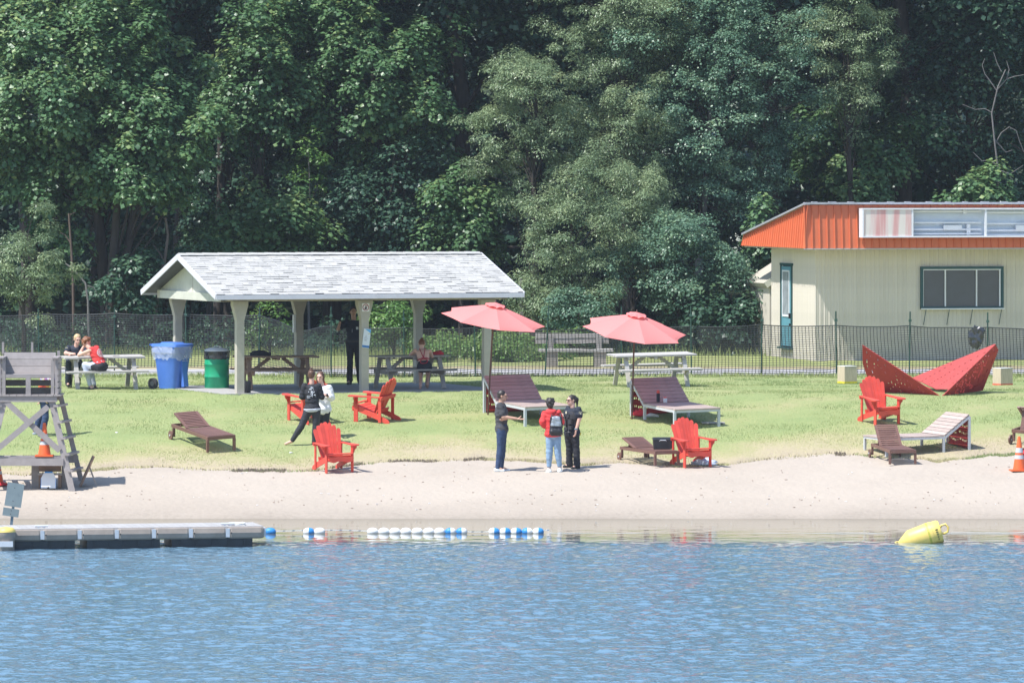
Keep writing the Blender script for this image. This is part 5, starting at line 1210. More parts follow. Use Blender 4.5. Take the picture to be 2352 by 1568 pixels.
# local x runs left (negative) along the front edge, y to the back
for k in range(9):
    x1 = -.02 - k * .685; x0 = x1 - .665; mb = MB(); ys = [(-.0, .09), (-.06, .12), (-.075, .20), (-.05, .285), (0, .30), (.10, .30), (.10, .09)]
    def fn(u, v, w_): return (w_, u, v + .06)
    vs_ = []
    for xx, q in [(x0, .55), (x0 + .06, 1), (x1 - .06, 1), (x1, .55)]:
        for (y, z) in ys: vs_.append((xx, y * (q if y < 0 else 1), .06 + .19 + (z - .19) * (.75 + .25 * q if q < 1 else 1)))
    n = len(ys); fs_ = [tuple(range(n)), tuple(reversed(range(3 * n, 4 * n)))] + [(i * n + j, (i + 1) * n + j, (i + 1) * n + (j + 1) % n, i * n + (j + 1) % n) for i in range(3) for j in range(n)]
    mb.add(vs_, fs_); fo = mb.build('bumper', M['dock'], dk)
    mb = MB(); mb.box((x0 - .012, -.035, .26), (.075, .05, .16)); mb.build('joint_plate', M['galv'], dk)
    mb = MB(); mb.tube([(x0 + .05, -.085, .26), (x0 + .05, -.04, .26)], .014, 8); mb.build('bolt', M['black'], fo)
xk = -.22
for k, (ln) in enumerate([1.50, 1.35, 1.55, 1.4]):
    mb = MB(); mb.box((xk - ln / 2, .55, .03), (ln, 1.0, .30)); 
    for j in range(5): mb.box((xk - ln * (j + .5) / 5, .045, .03), (.02, .03, .20))
    mb.build('pontoon', M['float'], dk); xk -= ln + .22
for k in range(46):
    mb = MB(); mb.box((-.07 - k * .135, .73, .352), (.128, 1.24, .03)); mb.build('deck_board', M['dockdeck'], dk)
mb = MB(); mb.box((-3.1, .085, .32), (6.2, .04, .05)); mb.box((-3.1, 1.38, .28), (6.2, .05, .14)); mb.box((.0, .7, .26), (.05, 1.36, .16)); mb.build('edge_rail', M['galv'], dk)
for x in (-.65, -4.1):
    mb = MB(); mb.tube([(x - .12, .28, .405), (x + .12, .28, .405)], .022, 8); mb.box((x - .05, .28, .38), (.03, .03, .04)); mb.box((x + .05, .28, .38), (.03, .03, .04)); mb.build('cleat', M['galv'], dk)
mb = MB(); mb.tube([(-.45 + .16 * math.cos(a * .5), .5 + .25 * math.sin(a * .5), .378 + .0008 * a) for a in range(40)], .009, 5); mb.build('coiled_line', M['rope'], dk)
pg_ = at(14, 1255, 107.2); pg_.z = 0; ml = thing('mooring_pile', 'short mooring pile with a yellow domed cap at the left edge', 'mooring pile', pg_)
mb = MB(); mb.lathe([(.155, -.5), (.155, .22), (.17, .24), (.17, .33)], 22); mb.build('pile', M['dock'], ml, smooth=True); mb = MB(); mb.lathe([(.175, .33), (.17, .37), (.12, .41), (.0, .43)], 22); mb.build('cap', M['yellow'], ml, smooth=True)
mb = MB(); mb.box((.02, -.17, .12), (.24, .05, .10)); mb.build('clamp', M['galv'], ml)
sp0 = at(21, 1212, 109.3); sp0.z = .3; ws = thing('warning_sign_back', 'back of a leaning double sign plate on a steel post by the dock', 'sign', sp0)
tpv = at(36, 1110, 109.3) - sp0; dv = tpv.normalized()
mb = MB(); mb.bar((0, 0, -.35), tpv, .05, .03, up=(0, 1, 0)); mb.build('post', mat('blue_grey_steel', (.16, .22, .27), .5, .1, metal=.3), ws)
Rs = Euler((0, math.atan2(dv.x, dv.z), 0))
mb = MB(); mb.box((0, 0, 0), (.31, .006, .44)); mb.build('sign_plate', M['signback'], ws, loc=at(33, 1136, 109.26) - sp0, rot=Rs)
mb = MB(); mb.box((0, 0, 0), (.30, .006, .15)); mb.build('sign_plate', M['signback'], ws, loc=at(25, 1176, 109.26) - sp0, rot=Rs)
for (a, b_) in [(34, 1120), (30, 1150), (26, 1172), (24, 1180)]:
    mb = MB(); mb.tube([(0, .0, 0), (0, -.01, 0)], .009, 8); mb.build('bolt', M['black'], ws, loc=at(a, b_, 109.22) - sp0)
# red fabric corner at the left edge
o = blob('red_flag', 'corner of a red and white cloth on the sand at the left edge', 'cloth', G(-2, 1114), (.16, .14, .05), M['redcloth'], 31, .5)

YB = 112.2
def rope_pts(x0, x1, z=.012, amp=.01): return [(at(x, 1224, YB).x, YB + .03 * math.sin(x * .02), z + amp * math.sin(x * .07)) for x in np.linspace(x0, x1, max(3, int((x1 - x0) / 8)))]
ro = thing('float_line', 'white twisted rope stretched along the swimming area', 'rope', (at(640, 1224, YB).x, YB, 0))
def twist(x0, x1, z, wd=.016, tr_=4):
    X0, X1 = at(x0, 1224, YB).x, at(x1, 1224, YB).x; n = int((X1 - X0) / .045)
    a = MB(); b_ = MB(); off = Vector(ro.location)
    for k in range(n):
        x = X0 + k * .045; zz = z + .012 * math.sin(x * 1.3) + .006 * math.sin(x * 3.1); (a if k % 4 < tr_ else b_).bar(Vector((x, YB, zz - .004)) - off, Vector((x + .045, YB, zz + .004)) - off, wd, wd)
    a.build('rope_strand', M['rope'], ro, kind='stuff')
    if b_.v: b_.build('rope_tracer', M['ropedark'], ro, kind='stuff')
twist(612, 1262, .045, .018, 3); twist(1262, 2060, -.006, .010); twist(2172, 2480, .018, .014)
def buoy(px, left, right, label, grp):
    x = at(px, 1224, YB).x; c_ = thing('float', label, 'rope float', (x, YB, .03), 0, grp)
    N_ = 7
    prof = [(.018, -.105)] + [(.078 * math.sin(math.acos(max(-1, min(1, q)))) ** .75, .105 * q) for q in np.linspace(-.96, 0, N_)]
    for s_, m in ((1, left), (-1, right)):
        mb = MB(); pr = [(r, z) for r, z in prof]; mb.lathe(pr, 20, rot=(0, R(90 if s_ > 0 else -90), 0)); mb.build('float_half', m, c_, smooth=True)
Wt, Bl = M['white'], M['blue']
buoy(621, Bl, Bl, 'blue float right at the end of the dock', None)
buoy(709, Wt, Bl, 'half white half blue float of the pair nearest the dock', None); buoy(734, Wt, Wt, 'plain white float of the pair nearest the dock', None)
for k, px in enumerate([856, 881.6, 907, 932.3, 958.4, 984.6, 1009.8]): buoy(px, Wt, Wt, ['plain white float at the left end of the row of nine', 'second plain white float from the left in the row of nine', 'third plain white float from the left in the row of nine', 'middle one of the seven plain white floats in the row of nine', 'fifth plain white float from the left in the row of nine', 'sixth plain white float from the left in the row of nine', 'plain white float touching the first blue and white one in the row of nine'][k], 'plain white floats in the row of nine')
buoy(1035, Bl, Wt, 'blue and white float next to the last plain white one in the row of nine', None); buoy(1060.4, Bl, Wt, 'blue and white float at the right end of the row of nine', None)
for k, (px, a, b_, lab) in enumerate([(1135, Wt, Bl, 'white and blue float at the left end of the row of five'), (1160.5, Wt, Bl, 'second white and blue float in the row of five'), (1185.8, Wt, Bl, 'white and blue float in the middle of the row of five'), (1211, Bl, Wt, 'float with its blue half on the left in the row of five'), (1236.4, Wt, Bl, 'white and blue float at the right end of the row of five')]):
    buoy(px, a, b_, lab, 'two coloured floats in the row of five')
# yellow mooring buoy lying over
yc = at(2116, 1229, 109.4); yb_o = thing('mooring_buoy', 'yellow cylindrical mooring buoy lying tilted in the water', 'buoy', (yc.x, 109.4, 0))
ax = Euler((0, R(90 - 17), 0)); 
mb = MB(); mb.lathe([(.03, -.44), (.06, -.42), (.185, -.24), (.197, -.22), (.222, .10), (.228, .105), (.228, .22), (.222, .225), (.222, .34), (.20, .38), (.11, .39)], 36); body = mb.build('buoy_body', M['yellow'], yb_o, smooth=True, loc=(0, 0, .10), rot=ax)
mb = MB(); mb.lathe([(.2295, .13), (.2295, .165)], 36, cap=False); mb.build('stain_band', M['yellowd'], body)
mb = MB(); mb.tube([(-.06 + .0, .0, .38), (-.10, 0, .42), (-.10, 0, .50), (-.03, 0, .535), (.05, 0, .50), (.06, 0, .42), (.04, 0, .38)], .022, 8); mb.build('lifting_ring', M['yellow'], body, smooth=True)
mb = MB(); mb.tube([(.05 * math.cos(a), 0, -.47 + .06 * math.sin(a)) for a in np.linspace(0, 6.28, 14)], .014, 7); mb.build('lower_ring', M['yellow'], body, smooth=True)
mb = MB()
for k in range(5): a = R(-100 + k * 13 + 90 - 95); mb.box((.226 * math.cos(R(-60 - k * 12)), .226 * math.sin(R(-60 - k * 12)), .30), (.016, .016, .02 + .006 * k))
mb.build('worn_marking', M['black'], body)
# ------------------------------------------------------------------ people: implicit surfaces meshed with surface nets
def _smin(a, b, k):
    h = np.clip(.5 + .5 * (b - a) / k, 0, 1); return b * (1 - h) + a * h - k * h * (1 - h)
def surface(prims, h, clips=(), k=.025, wrinkle=0., seed=0, grow=0.):
    """prims: ('rc', a, b, ra, rb) tapered capsules or ('el', centre, 3x3 axes as rows, radii); returns verts, quads"""
    B = []
    for p in prims:
        if p[0] == 'rc':
            a, b = np.array(p[1], float), np.array(p[2], float); r = max(p[3], p[4]) + grow + .02; B.append((np.minimum(a, b) - r, np.maximum(a, b) + r))
        else:
            c = np.array(p[1], float); r = max(p[3]) + grow + .02; B.append((c - r, c + r))
    lo = np.min([b[0] for b in B], 0) - 2 * h; hi = np.max([b[1] for b in B], 0) + 2 * h
    n = np.ceil((hi - lo) / h).astype(int) + 1
    ax = [lo[i] + h * np.arange(n[i]) for i in range(3)]
    Fd = np.full(n, .08, np.float32)
    for p, (bl, bh) in zip(prims, B):
        s0 = np.maximum(0, np.floor((bl - k - lo) / h).astype(int)); s1 = np.minimum(n, np.ceil((bh + k - lo) / h).astype(int) + 1)
        sl = tuple(slice(a, b) for a, b in zip(s0, s1))
        X, Y, Z = np.meshgrid(ax[0][sl[0]], ax[1][sl[1]], ax[2][sl[2]], indexing='ij'); P = np.stack([X, Y, Z], -1)
        if p[0] == 'rc':
            a, b = np.array(p[1], float), np.array(p[2], float); d = b - a; t_ = np.clip(((P - a) @ d) / (d @ d + 1e-9), 0, 1)
            D = np.linalg.norm(P - a - t_[..., None] * d, axis=-1) - (p[3] * (1 - t_) + p[4] * t_) - grow
        else:
            q = (P - np.array(p[1], float)) @ np.array(p[2], float).T; r = np.array(p[3], float) + grow
            k0 = np.linalg.norm(q / r, axis=-1); k1 = np.linalg.norm(q / (r * r), axis=-1) + 1e-9; D = k0 * (k0 - 1) / k1
        Fd[sl] = _smin(Fd[sl], D, k)
    X, Y, Z = np.meshgrid(*ax, indexing='ij')
    if wrinkle:
        Fd += wrinkle * (np.sin(Z * 47 + X * 21 + seed) * np.sin(X * 33 - Z * 13 + Y * 25 + seed * 2) + .6 * np.sin(Z * 83 + Y * 41 + X * 30 + seed * 3))
    for (c, nn) in clips:
        c = np.array(c, float); nn = np.array(nn, float); nn = nn / np.linalg.norm(nn)
        Fd = np.maximum(Fd, (X - c[0]) * nn[0] + (Y - c[1]) * nn[1] + (Z - c[2]) * nn[2])
    S = Fd < 0; m = tuple(x - 1 for x in n)
    cs = lambda A, i, j, k_: A[i:m[0] + i, j:m[1] + j, k_:m[2] + k_]
    cnt = np.zeros(m, int)
    for i in (0, 1):
        for j in (0, 1):
            for k_ in (0, 1): cnt += cs(S, i, j, k_)
    act = (cnt > 0) & (cnt < 8); idx = np.full(m, -1); A_ = np.argwhere(act); idx[act] = np.arange(len(A_))
    acc = np.zeros((len(A_), 3)); num = np.zeros(len(A_))
    for ax_ in range(3):
        for u in (0, 1):
            for v in (0, 1):
                o0 = [0, 0, 0]; oth = [i for i in range(3) if i != ax_]; o0[oth[0]] = u; o0[oth[1]] = v; o1 = list(o0); o1[ax_] = 1
                f0 = Fd[A_[:, 0] + o0[0], A_[:, 1] + o0[1], A_[:, 2] + o0[2]]; f1 = Fd[A_[:, 0] + o1[0], A_[:, 1] + o1[1], A_[:, 2] + o1[2]]
                x = (f0 < 0) != (f1 < 0); t_ = np.where(x, f0 / (f0 - f1 + 1e-12), 0)
                pos = np.tile(np.array(o0, float), (len(A_), 1)); pos[:, ax_] += t_; acc[x] += pos[x]; num[x] += 1
    V = lo + h * (A_ + acc / np.maximum(num, 1)[:, None])
    Q = []
    for ax_ in range(3):
        o = [i for i in range(3) if i != ax_]
        s0 = [slice(1, m[i]) for i in range(3)]; s0[ax_] = slice(0, m[ax_]); s1 = list(s0); s1[ax_] = slice(1, m[ax_] + 1)
        a = S[tuple(s0)]; b = S[tuple(s1)]; E = np.argwhere(a != b)
        if not len(E): continue
        off = np.array([s.start for s in s0]); fl = a[a != b]; C0 = E + off
        def cell(du, dv): c_ = C0.copy(); c_[:, o[0]] -= du; c_[:, o[1]] -= dv; return idx[c_[:, 0], c_[:, 1], c_[:, 2]]
        q = np.stack([cell(1, 1), cell(0, 1), cell(0, 0), cell(1, 0)], 1)
        if ax_ == 1: fl = ~fl
        q[~fl] = q[~fl][:, ::-1]; Q.append(q)
    Q = np.concatenate(Q); Q = Q[(Q >= 0).all(1)]
    return V, Q
def join(parts):
    V = []; Q = []; o = 0
    for v, q in parts: V.append(v); Q.append(q + o); o += len(v)
    return np.concatenate(V), np.concatenate(Q)
def skin_obj(name, parts, m, parent): 
    V, Q = join(parts) if isinstance(parts, list) else parts
    return link(name, np_mesh(name, V, Q, m, smooth=True), parent)
def frame(across, up):
    z = np.array(up, float); z /= np.linalg.norm(z); x = np.array(across, float); x = x - z * (x @ z); x /= np.linalg.norm(x); y = np.cross(z, x); return np.array([x, y, z])
def hand(wr, d, nrm, curl=.35, left=False, s=1.0):
    """palm, four unequal fingers and an angled thumb; d = finger direction, nrm = palm facing"""
    d = np.array(d, float); d /= np.linalg.norm(d); nrm = np.array(nrm, float); nrm = nrm - d * (d @ nrm); nrm /= np.linalg.norm(nrm)
    w_ = np.cross(d, nrm) * (1 if left else -1); wr = np.array(wr, float); P = []
    pc = wr + d * .045 * s; P.append(('el', pc, np.array([w_, nrm, d]), (.038 * s, .016 * s, .052 * s)))
    for k, (off, ln) in enumerate([(.028, .072), (.010, .082), (-.009, .076), (-.027, .060)]):
        p = wr + d * .080 * s + w_ * off * s; dd = d + w_ * off * 2.0; dd /= np.linalg.norm(dd)
        for j, q in enumerate((.45, .32, .23)):
            a_ = curl * (j + .5) * (1 + .12 * k); di = dd * math.cos(a_) + nrm * math.sin(a_); e = p + di * ln * q * s * 1.05
            P.append(('rc', p, e, (.0090 - .001 * j) * s, (.0084 - .001 * j) * s)); p = e
    p = wr + d * .025 * s + w_ * .030 * s
    for j, q in enumerate((.04, .032, .026)):
        di = d * .62 + w_ * (.75 - .25 * j) + nrm * (.35 + .2 * j); di /= np.linalg.norm(di); e = p + di * q * s; P.append(('rc', p, e, .0125 * s - .0015 * j, .0105 * s - .001 * j)); p = e
    return surface(P, .0055, k=.006)
SK = {'fair': mat('fair_skin', (.66, .40, .31), .55, .06, 9), 'tan': mat('tan_skin', (.52, .31, .22), .55, .06, 9), 'brown': mat('brown_skin', (.36, .21, .15), .55, .06, 9)}
def person(label, root, J, skin='fair', hy=0., hp=0., shirt=None, sleeve=.45, hem=.0, pants=None, leg=1.0, shoe=None, hair=None, hairst='short', hands=((0, 0, -1), (0, 0, -1)), palms=((1, 0, 0), (-1, 0, 0)), curls=(.35, .35), w_=1.0, bulk=0., ptight=.0, hs=1.0, seed=1, neckh=.02):
    root = Vector(root); rt = thing('person', label, 'person', root)
    def c(n): px, py, dy = (*J[n], 0)[:3]; v = at(px, py, root.y + dy) - root; return np.array(v)
    g = {n: c(n) for n in J}
    sL, sR, hL, hR, nk, hd = g['shl'], g['shr'], g['hpl'], g['hpr'], g['neck'], g['head']
    hm = (hL + hR) / 2; sm = (sL + sR) / 2
    Tf = frame(sR - sL, sm - hm); Hf = frame(hR - hL, sm - hm); sw = max(.15, np.linalg.norm(sR - sL) / 2)
    hy_, hp_ = R(hy), R(hp)
    Rz = np.array(Euler((hp_, 0, hy_), 'XYZ').to_matrix()) if False else np.array((Matrix.Rotation(hy_, 3, 'Z') @ Matrix.Rotation(hp_, 3, 'X')))
    Hd = Rz.T          # rows: head axes
    def hl(x, y, z): return hd + Rz @ (np.array([x, y, z]) * hs)
    T = [('el', sm * .72 + hm * .28 - np.array([0, 0, .0]), Tf, (sw * .92 * w_, .105 * w_, .17)), ('el', sm * .92 + hm * .08, Tf, (sw * .95, .075, .065)),
         ('el', sm * .40 + hm * .60, Tf, (.132 * w_, .098 * w_, .16)), ('el', hm * 1.0 + (sm - hm) * .06, Hf, (.160 * w_, .112 * w_, .115))]
    UA = [('rc', sL, g['ell'], .050, .041), ('rc', sR, g['elr'], .050, .041)]
    FA = [('rc', g['ell'], g['wrl'], .041, .027), ('rc', g['elr'], g['wrr'], .041, .027)]
    TH = [('rc', hL, g['knl'], .082 * w_, .056), ('rc', hR, g['knr'], .082 * w_, .056)]
    SH = []
    for s_ in 'lr':
        a, b = g['kn' + s_], g['an' + s_]; m_ = a * .68 + b * .32; SH += [('rc', a, b, .052, .034), ('rc', a * .9 + b * .1, m_, .053, .050)]
    FT = [('rc', g['anl'], g['tol'], .036, .028), ('rc', g['anr'], g['tor'], .036, .028)]
    NK = [('rc', nk - np.array([0, 0, .03]), hl(0, .02, -.05), .054, .050)]
    body = surface(T + UA + FA + TH + SH + FT + NK, .0135, k=.022)
    HEAD = [('el', hl(0, .012, .022), Hd, (.074 * hs, .092 * hs, .088 * hs)), ('el', hl(0, -.018, -.045), Hd, (.056 * hs, .066 * hs, .064 * hs)), ('el', hl(0, -.058, -.092), Hd, (.024, .020, .018)),
            ('rc', hl(0, -.082, .012), hl(0, -.104, -.026), .009, .014), ('el', hl(0, -.078, -.062), Hd, (.026, .016, .011)), ('rc', hl(-.032, -.078, .028), hl(.032, -.078, .028), .012, .012),
            ('el', hl(.074, .008, -.008), Hd, (.010, .018, .028)), ('el', hl(-.074, .008, -.008), Hd, (.010, .018, .028)), NK[0]]
    head = surface(HEAD, .0075, k=.012)
    ps = [body, head]
    for i, s_ in enumerate('lr'):
        if hands[i] is not None: ps.append(hand(g['wr' + s_], hands[i], palms[i], curls[i], left=(i == 0)))
    skin_obj('body', ps, SK[skin], rt)
    mb = MB()
    for x in (-.030, .030):
        mb.lathe([(.001, -.008), (.0105, -.003), (.0105, .003), (.001, .008)], 8, c=hl(x, -.082, .006)); mb.bar(hl(x - .016, -.091, .027), hl(x + .016, -.091, .027), .006, .006)
    mb.build('eyes_and_brows', mat('dark_eye', (.05, .035, .03), .4, .1), rt)
    mb = MB(); mb.tube([hl(-.022, -.090, -.063), hl(0, -.096, -.061), hl(.022, -.090, -.063)], .005, 6); mb.build('lips', mat('lip', (.42, .17, .15), .5, .05), rt)
    if hair is not None:
        Hp = [('el', hl(0, .022, .036), Hd, (.084 * hs, .094 * hs, .090 * hs)), ('el', hl(0, .052, -.01), Hd, (.076, .055, .075))]
        if hairst in ('bun', 'tail'): Hp = [('el', hl(0, .018, .032), Hd, (.079, .094, .086)), ('el', hl(0, .048, -.01), Hd, (.072, .055, .07))]
        if hairst == 'curly': Hp += [('el', hl(0, .060, -.035), Hd, (.072, .05, .075))] + [('el', hl(x, y, z), Hd, (.035, .035, .035)) for x, y, z in [(-.05, .0, .09), (.05, .01, .09), (0, .06, .09), (-.07, .04, .05), (.07, .04, .05), (0, -.04, .10), (.0, .10, .03), (-.05, .08, 0), (.05, .08, 0)]]
        if hairst == 'long': Hp += [('rc', hl(-.066, .01, .02), hl(-.070, .0, -.15), .028, .026), ('rc', hl(.066, .01, .02), hl(.070, .0, -.15), .028, .026), ('rc', hl(0, .07, .0), hl(0, .07, -.16), .05, .045)]
        pc = hl(0, -.055, .062); cl = [(pc, Rz @ np.array([0, -.93, -.37]))] if hairst != 'short' else [(hl(0, -.055, .058), Rz @ np.array([0, -.90, -.44])), (hl(0, .0, -.045), Rz @ np.array([0, -.1, -1.0]))]
        parts = [surface(Hp, .008, cl, k=.012, wrinkle=.0018 if hairst != 'curly' else .004, seed=seed)]
        if hairst == 'bun': parts.append(surface([('el', hl(0, .05, .115), Hd, (.036, .036, .032)), ('el', hl(.01, .03, .12), Hd, (.03, .03, .024))], .007, wrinkle=.003))
        if hairst == 'tail': parts.append(surface([('rc', hl(0, .09, .07), hl(0, .135, .01), .024, .032), ('rc', hl(0, .135, .01), hl(.01, .12, -.16), .032, .014)], .007, wrinkle=.002))
        skin_obj('hair', parts, hair, rt)
    if pants is not None:
        pr = [T[3], ('el', sm * .22 + hm * .78, Hf, (.140 * w_, .102 * w_, .10))] + TH
        if leg > .5:
            for s_ in 'lr': a, b = g['kn' + s_], g['an' + s_]; e = a + (b - a) * ((leg - .5) * 2); pr += [('rc', a, e, .056, .045 + (.018 if ptight == 0 else -.006)), ('rc', a * .9 + b * .1, a * .6 + b * .4, .055, .052)]
        else: pr = pr[:2] + [('rc', h_, h_ + (k_ - h_) * (leg * 2), .088 * w_, .075) for h_, k_ in ((hL, g['knl']), (hR, g['knr']))]
        wz = hm + (sm - hm) * .20
        skin_obj('trousers' if leg > .5 else 'shorts', surface(pr, .0125, [], k=.02, wrinkle=.0035 if ptight == 0 else .002, seed=seed + 3, grow=.012), pants, rt)
    if shirt is not None:
        pr = T[:3] + [('el', sm * .10 + hm * .90, Hf, (.158 * w_, .112 * w_, .12))]
        if sleeve > 0:
            for s_, sh in (('l', sL), ('r', sR)):
                el, wr = g['el' + s_], g['wr' + s_]
                if sleeve <= 1: e = sh + (el - sh) * sleeve; pr.append(('rc', sh, e, .054, .056))
                else: pr += [('rc', sh, el, .054, .045), ('rc', el, el + (wr - el) * (sleeve - 1), .045, .038)]
        else: pr += [('rc', sL * .85 + sm * .15, sL * .6 + sm * .4, .045, .05), ('rc', sR * .85 + sm * .15, sR * .6 + sm * .4, .045, .05)]
        hz_ = hm + (sm - hm) * (-.02 + hem)
        so = skin_obj('shirt', surface(pr, .0125, [(hz_, -Tf[2]), (sm + Tf[2] * (.055 + neckh), Tf[2])], k=.022, wrinkle=.005, seed=seed, grow=.020 + bulk), shirt, rt)
        rt['_'] = 1; del rt['_']
    if shoe is not None:
        for s_ in 'lr':
            a, b = g['an' + s_], g['to' + s_]; f_ = b - a; f_ = f_ / (np.linalg.norm(f_) + 1e-6); low = np.array([a[0], a[1], b[2] + .012])
            skin_obj('shoe', surface([('rc', low - f_ * [.04, .04, 0], b, .044, .034), ('rc', a, low, .040, .044)], .009, [(np.array([0, 0, b[2] - .026]), (0, 0, -1))], k=.02), shoe, rt)
    rt_g = g; rt_T = (sm, hm, Tf)
    return rt, g, rt_T, hl
hb = mat('dark_hair', (.025, .018, .016), .5, .3, 20); hbr = mat('brown_hair', (.10, .05, .03), .5, .3, 20); hbl = mat('blond_hair', (.50, .36, .20), .5, .2, 20); hred = mat('auburn_hair', (.20, .075, .03), .5, .3, 20)
c_blk = M['darkcloth']; c_navy = mat('navy_uniform_cloth', (.016, .022, .038), .8, .2, 8, .3, 30); c_char = mat('charcoal_polo', (.055, .055, .06), .85, .15, 8, .3, 30)
c_jean = mat('dark_blue_denim', (.03, .055, .12), .85, .3, 9, .3, 40); c_ljean = mat('light_blue_denim', (.22, .33, .47), .85, .2, 9, .3, 40); c_pale = mat('pale_blue_leggings', (.50, .55, .66), .8, .06, 6)
c_wht = M['whitecloth']; c_red = mat('bright_red_cotton', (.68, .05, .05), .85, .12, 8, .3, 25); c_wshoe = mat('white_sneaker', (.70, .74, .76), .6, .08, 9); c_bshoe = mat('black_boot', (.02, .02, .02), .4, .1, 9)
m_badge = mat('pale_badge', (.60, .56, .40), .5, .2, 60)
def plate(name, m, parent, pos, right, up, w_, h_, th_=.006):
    x = Vector(right).normalized(); z = Vector(up).normalized(); z = (z - x * z.dot(x)).normalized(); y = z.cross(x); mb = MB(); mb.box((0, 0, 0), (w_, th_, h_))
    return mb.build(name, m, parent, loc=Vector(pos), rot=Matrix((x, y, z)).transposed().to_euler())
def shield(parent, pos, right, up, s=.05):
    x = Vector(right).normalized(); z = Vector(up).normalized(); y = z.cross(x)
    for k, (q, mm, o_) in enumerate([(1.0, m_badge, 0), (.78, c_navy, .003), (.5, m_badge, .006)]):
        mb = MB(); mb.prism([(-.4 * s * q, .5 * s * q), (.4 * s * q, .5 * s * q), (.42 * s * q, 0), (.25 * s * q, -.4 * s * q), (0, -.6 * s * q), (-.25 * s * q, -.4 * s * q), (-.42 * s * q, 0)], -.003 - o_, .003, lambda u, v, w2: (Vector(pos) + x * u + z * v + y * w2)); mb.build('shoulder_patch', mm, parent)

# man in the charcoal polo
r = G(1150, 1081); Pm, g_, T_, hl = person('man in a charcoal polo shirt and dark jeans holding one arm out', r, dict(head=(1154, 909), neck=(1150.5, 924), shl=(1153, 931, .18), shr=(1148, 931, -.18), ell=(1162, 955, .24), elr=(1156, 957, -.24), wrl=(1162, 962, -.12), wrr=(1187, 961, -.24), hpl=(1154, 990, .09), hpr=(1151, 990, -.09), knl=(1154, 1031, .08), knr=(1149, 1031, -.08), anl=(1151, 1073, .08), anr=(1143, 1073, -.12), tol=(1168, 1080, .08), tor=(1156, 1080.5, -.13)),
    'tan', 82, 4, c_char, .72, -.02, c_jean, 1.0, c_wshoe, hb, 'short', ((-.7, -.7, -.2), (1, 0, -.12)), ((-.2, .5, 1), (0, -.15, 1)), (.5, .12), 1.1, ptight=1, seed=2)
# red hoodie with backpack
r = G(1271, 1084); Ph, g_, T_, hl = person('person in a red hooded sweatshirt and light jeans seen from behind with a backpack', r, dict(head=(1264, 927), neck=(1266, 941), shl=(1254, 948), shr=(1280, 948), ell=(1247, 969, -.02), elr=(1288, 968, .05), wrl=(1251, 977, .18), wrr=(1278, 974, .24), hpl=(1263, 1000), hpr=(1279, 1000), knl=(1262, 1036), knr=(1281, 1037), anl=(1261, 1075, .02), anr=(1286, 1074, .02), tol=(1257, 1083, .10), tor=(1289, 1082, .12)),
    'tan', 175, 8, c_red, 1.95, -.04, c_ljean, .92, c_wshoe, hb, 'curly', ((0, 1, 0), (0, 1, 0)), ((1, 0, 0), (-1, 0, 0)), (.6, .6), .95, bulk=.012, ptight=1, seed=3, neckh=.0)
skin_obj('hood', surface([('el', np.array(T_[0]) + np.array([-.01, -.06, .03]), T_[2], (.115, .07, .06)), ('rc', g_['neck'] + [-.08, .0, -.02], g_['neck'] + [.08, .0, -.02], .035, .035), ('el', np.array(T_[0]) + np.array([0, -.085, -.03]), T_[2], (.07, .04, .075))], .01, k=.03, wrinkle=.003), c_red, Ph)
bpk = thing('backpack', 'black and silver backpack worn on the red hooded sweatshirt', 'backpack', r + Vector(at(1277, 990, r.y) - at(1277, 1084, r.y)) + Vector(((1277 - 1271) / 110., 0, 0)))
bb_ = [('rc', (x, -.20, z0), (x, -.20, z1), .065, .06) for x in (-.07, 0, .07) for z0, z1 in ((-.03, .27),)] + [('rc', (-.07, -.215, .0), (.07, -.215, .0), .07, .07)]
skin_obj('bag_body', surface(bb_, .011, wrinkle=.003), M['black'], bpk); skin_obj('silver_flap', surface([('rc', (x, -.222, .10), (x * .8, -.215, .27), .060, .055) for x in (-.062, 0, .062)], .011, [((0, 0, .115), (0, 0, -1))], wrinkle=.004), mat('silver_grey_leather', (.30, .34, .37), .25, .3, 9, metal=.3), bpk)
for x in (-.09, .09): mb = MB(); mb.tube([(x, -.16, .30), (x, -.10, .36), (x, .02, .38)], .014, 6); mb.tube([(x * 1.25, -.17, .05), (x * 1.5, -.06, .08), (x * 1.55, .03, .20)], .010, 6); mb.build('strap', M['black'], bpk)
for q in (-1, 1): mb = MB(); mb.tube([(q * .13, -.16, -.02), (q * .15, -.14, -.09)], .007, 5); mb.build('loose_strap', M['black'], bpk)
# woman officer
r = G(1313, 1075); Pw, g_, T_, hl = person('uniformed woman officer with ponytail and glasses in a black vest', r, dict(head=(1312.5, 919), neck=(1315.5, 932), shl=(1328, 941, -.10), shr=(1306, 940, .12), ell=(1331, 961, -.14), elr=(1299, 958, .10), wrl=(1323, 987, -.18), wrr=(1290, 951, .10), hpl=(1320, 999, -.05), hpr=(1307, 999, .05), knl=(1324, 1035, -.05), knr=(1308, 1034, .08), anl=(1325, 1069, -.05), anr=(1308, 1066, .12), tol=(1314, 1075, -.14), tor=(1296, 1071, .08)),
    'fair', -62, 4, c_navy, .62, -.03, c_blk, 1.0, c_bshoe, hb, 'tail', ((-.1, 0, -1), (-1, 0, .4)), ((-1, .3, 0), (0, .3, 1)), (.4, .4), 1.08, bulk=.004, seed=5)
sm_, hm_, Tf_ = T_
skin_obj('vest', surface([('el', sm_ * .68 + hm_ * .32, Tf_, (.185, .150, .19)), ('el', sm_ * .42 + hm_ * .58, Tf_, (.165, .135, .13))], .011, [(sm_ + Tf_[2] * .035, Tf_[2])], wrinkle=.002), mat('black_vest', (.02, .02, .024), .8, .2, 9), Pw)
mpo = mat('black_pouch', (.03, .03, .034), .6, .2, 9)
mb = MB()
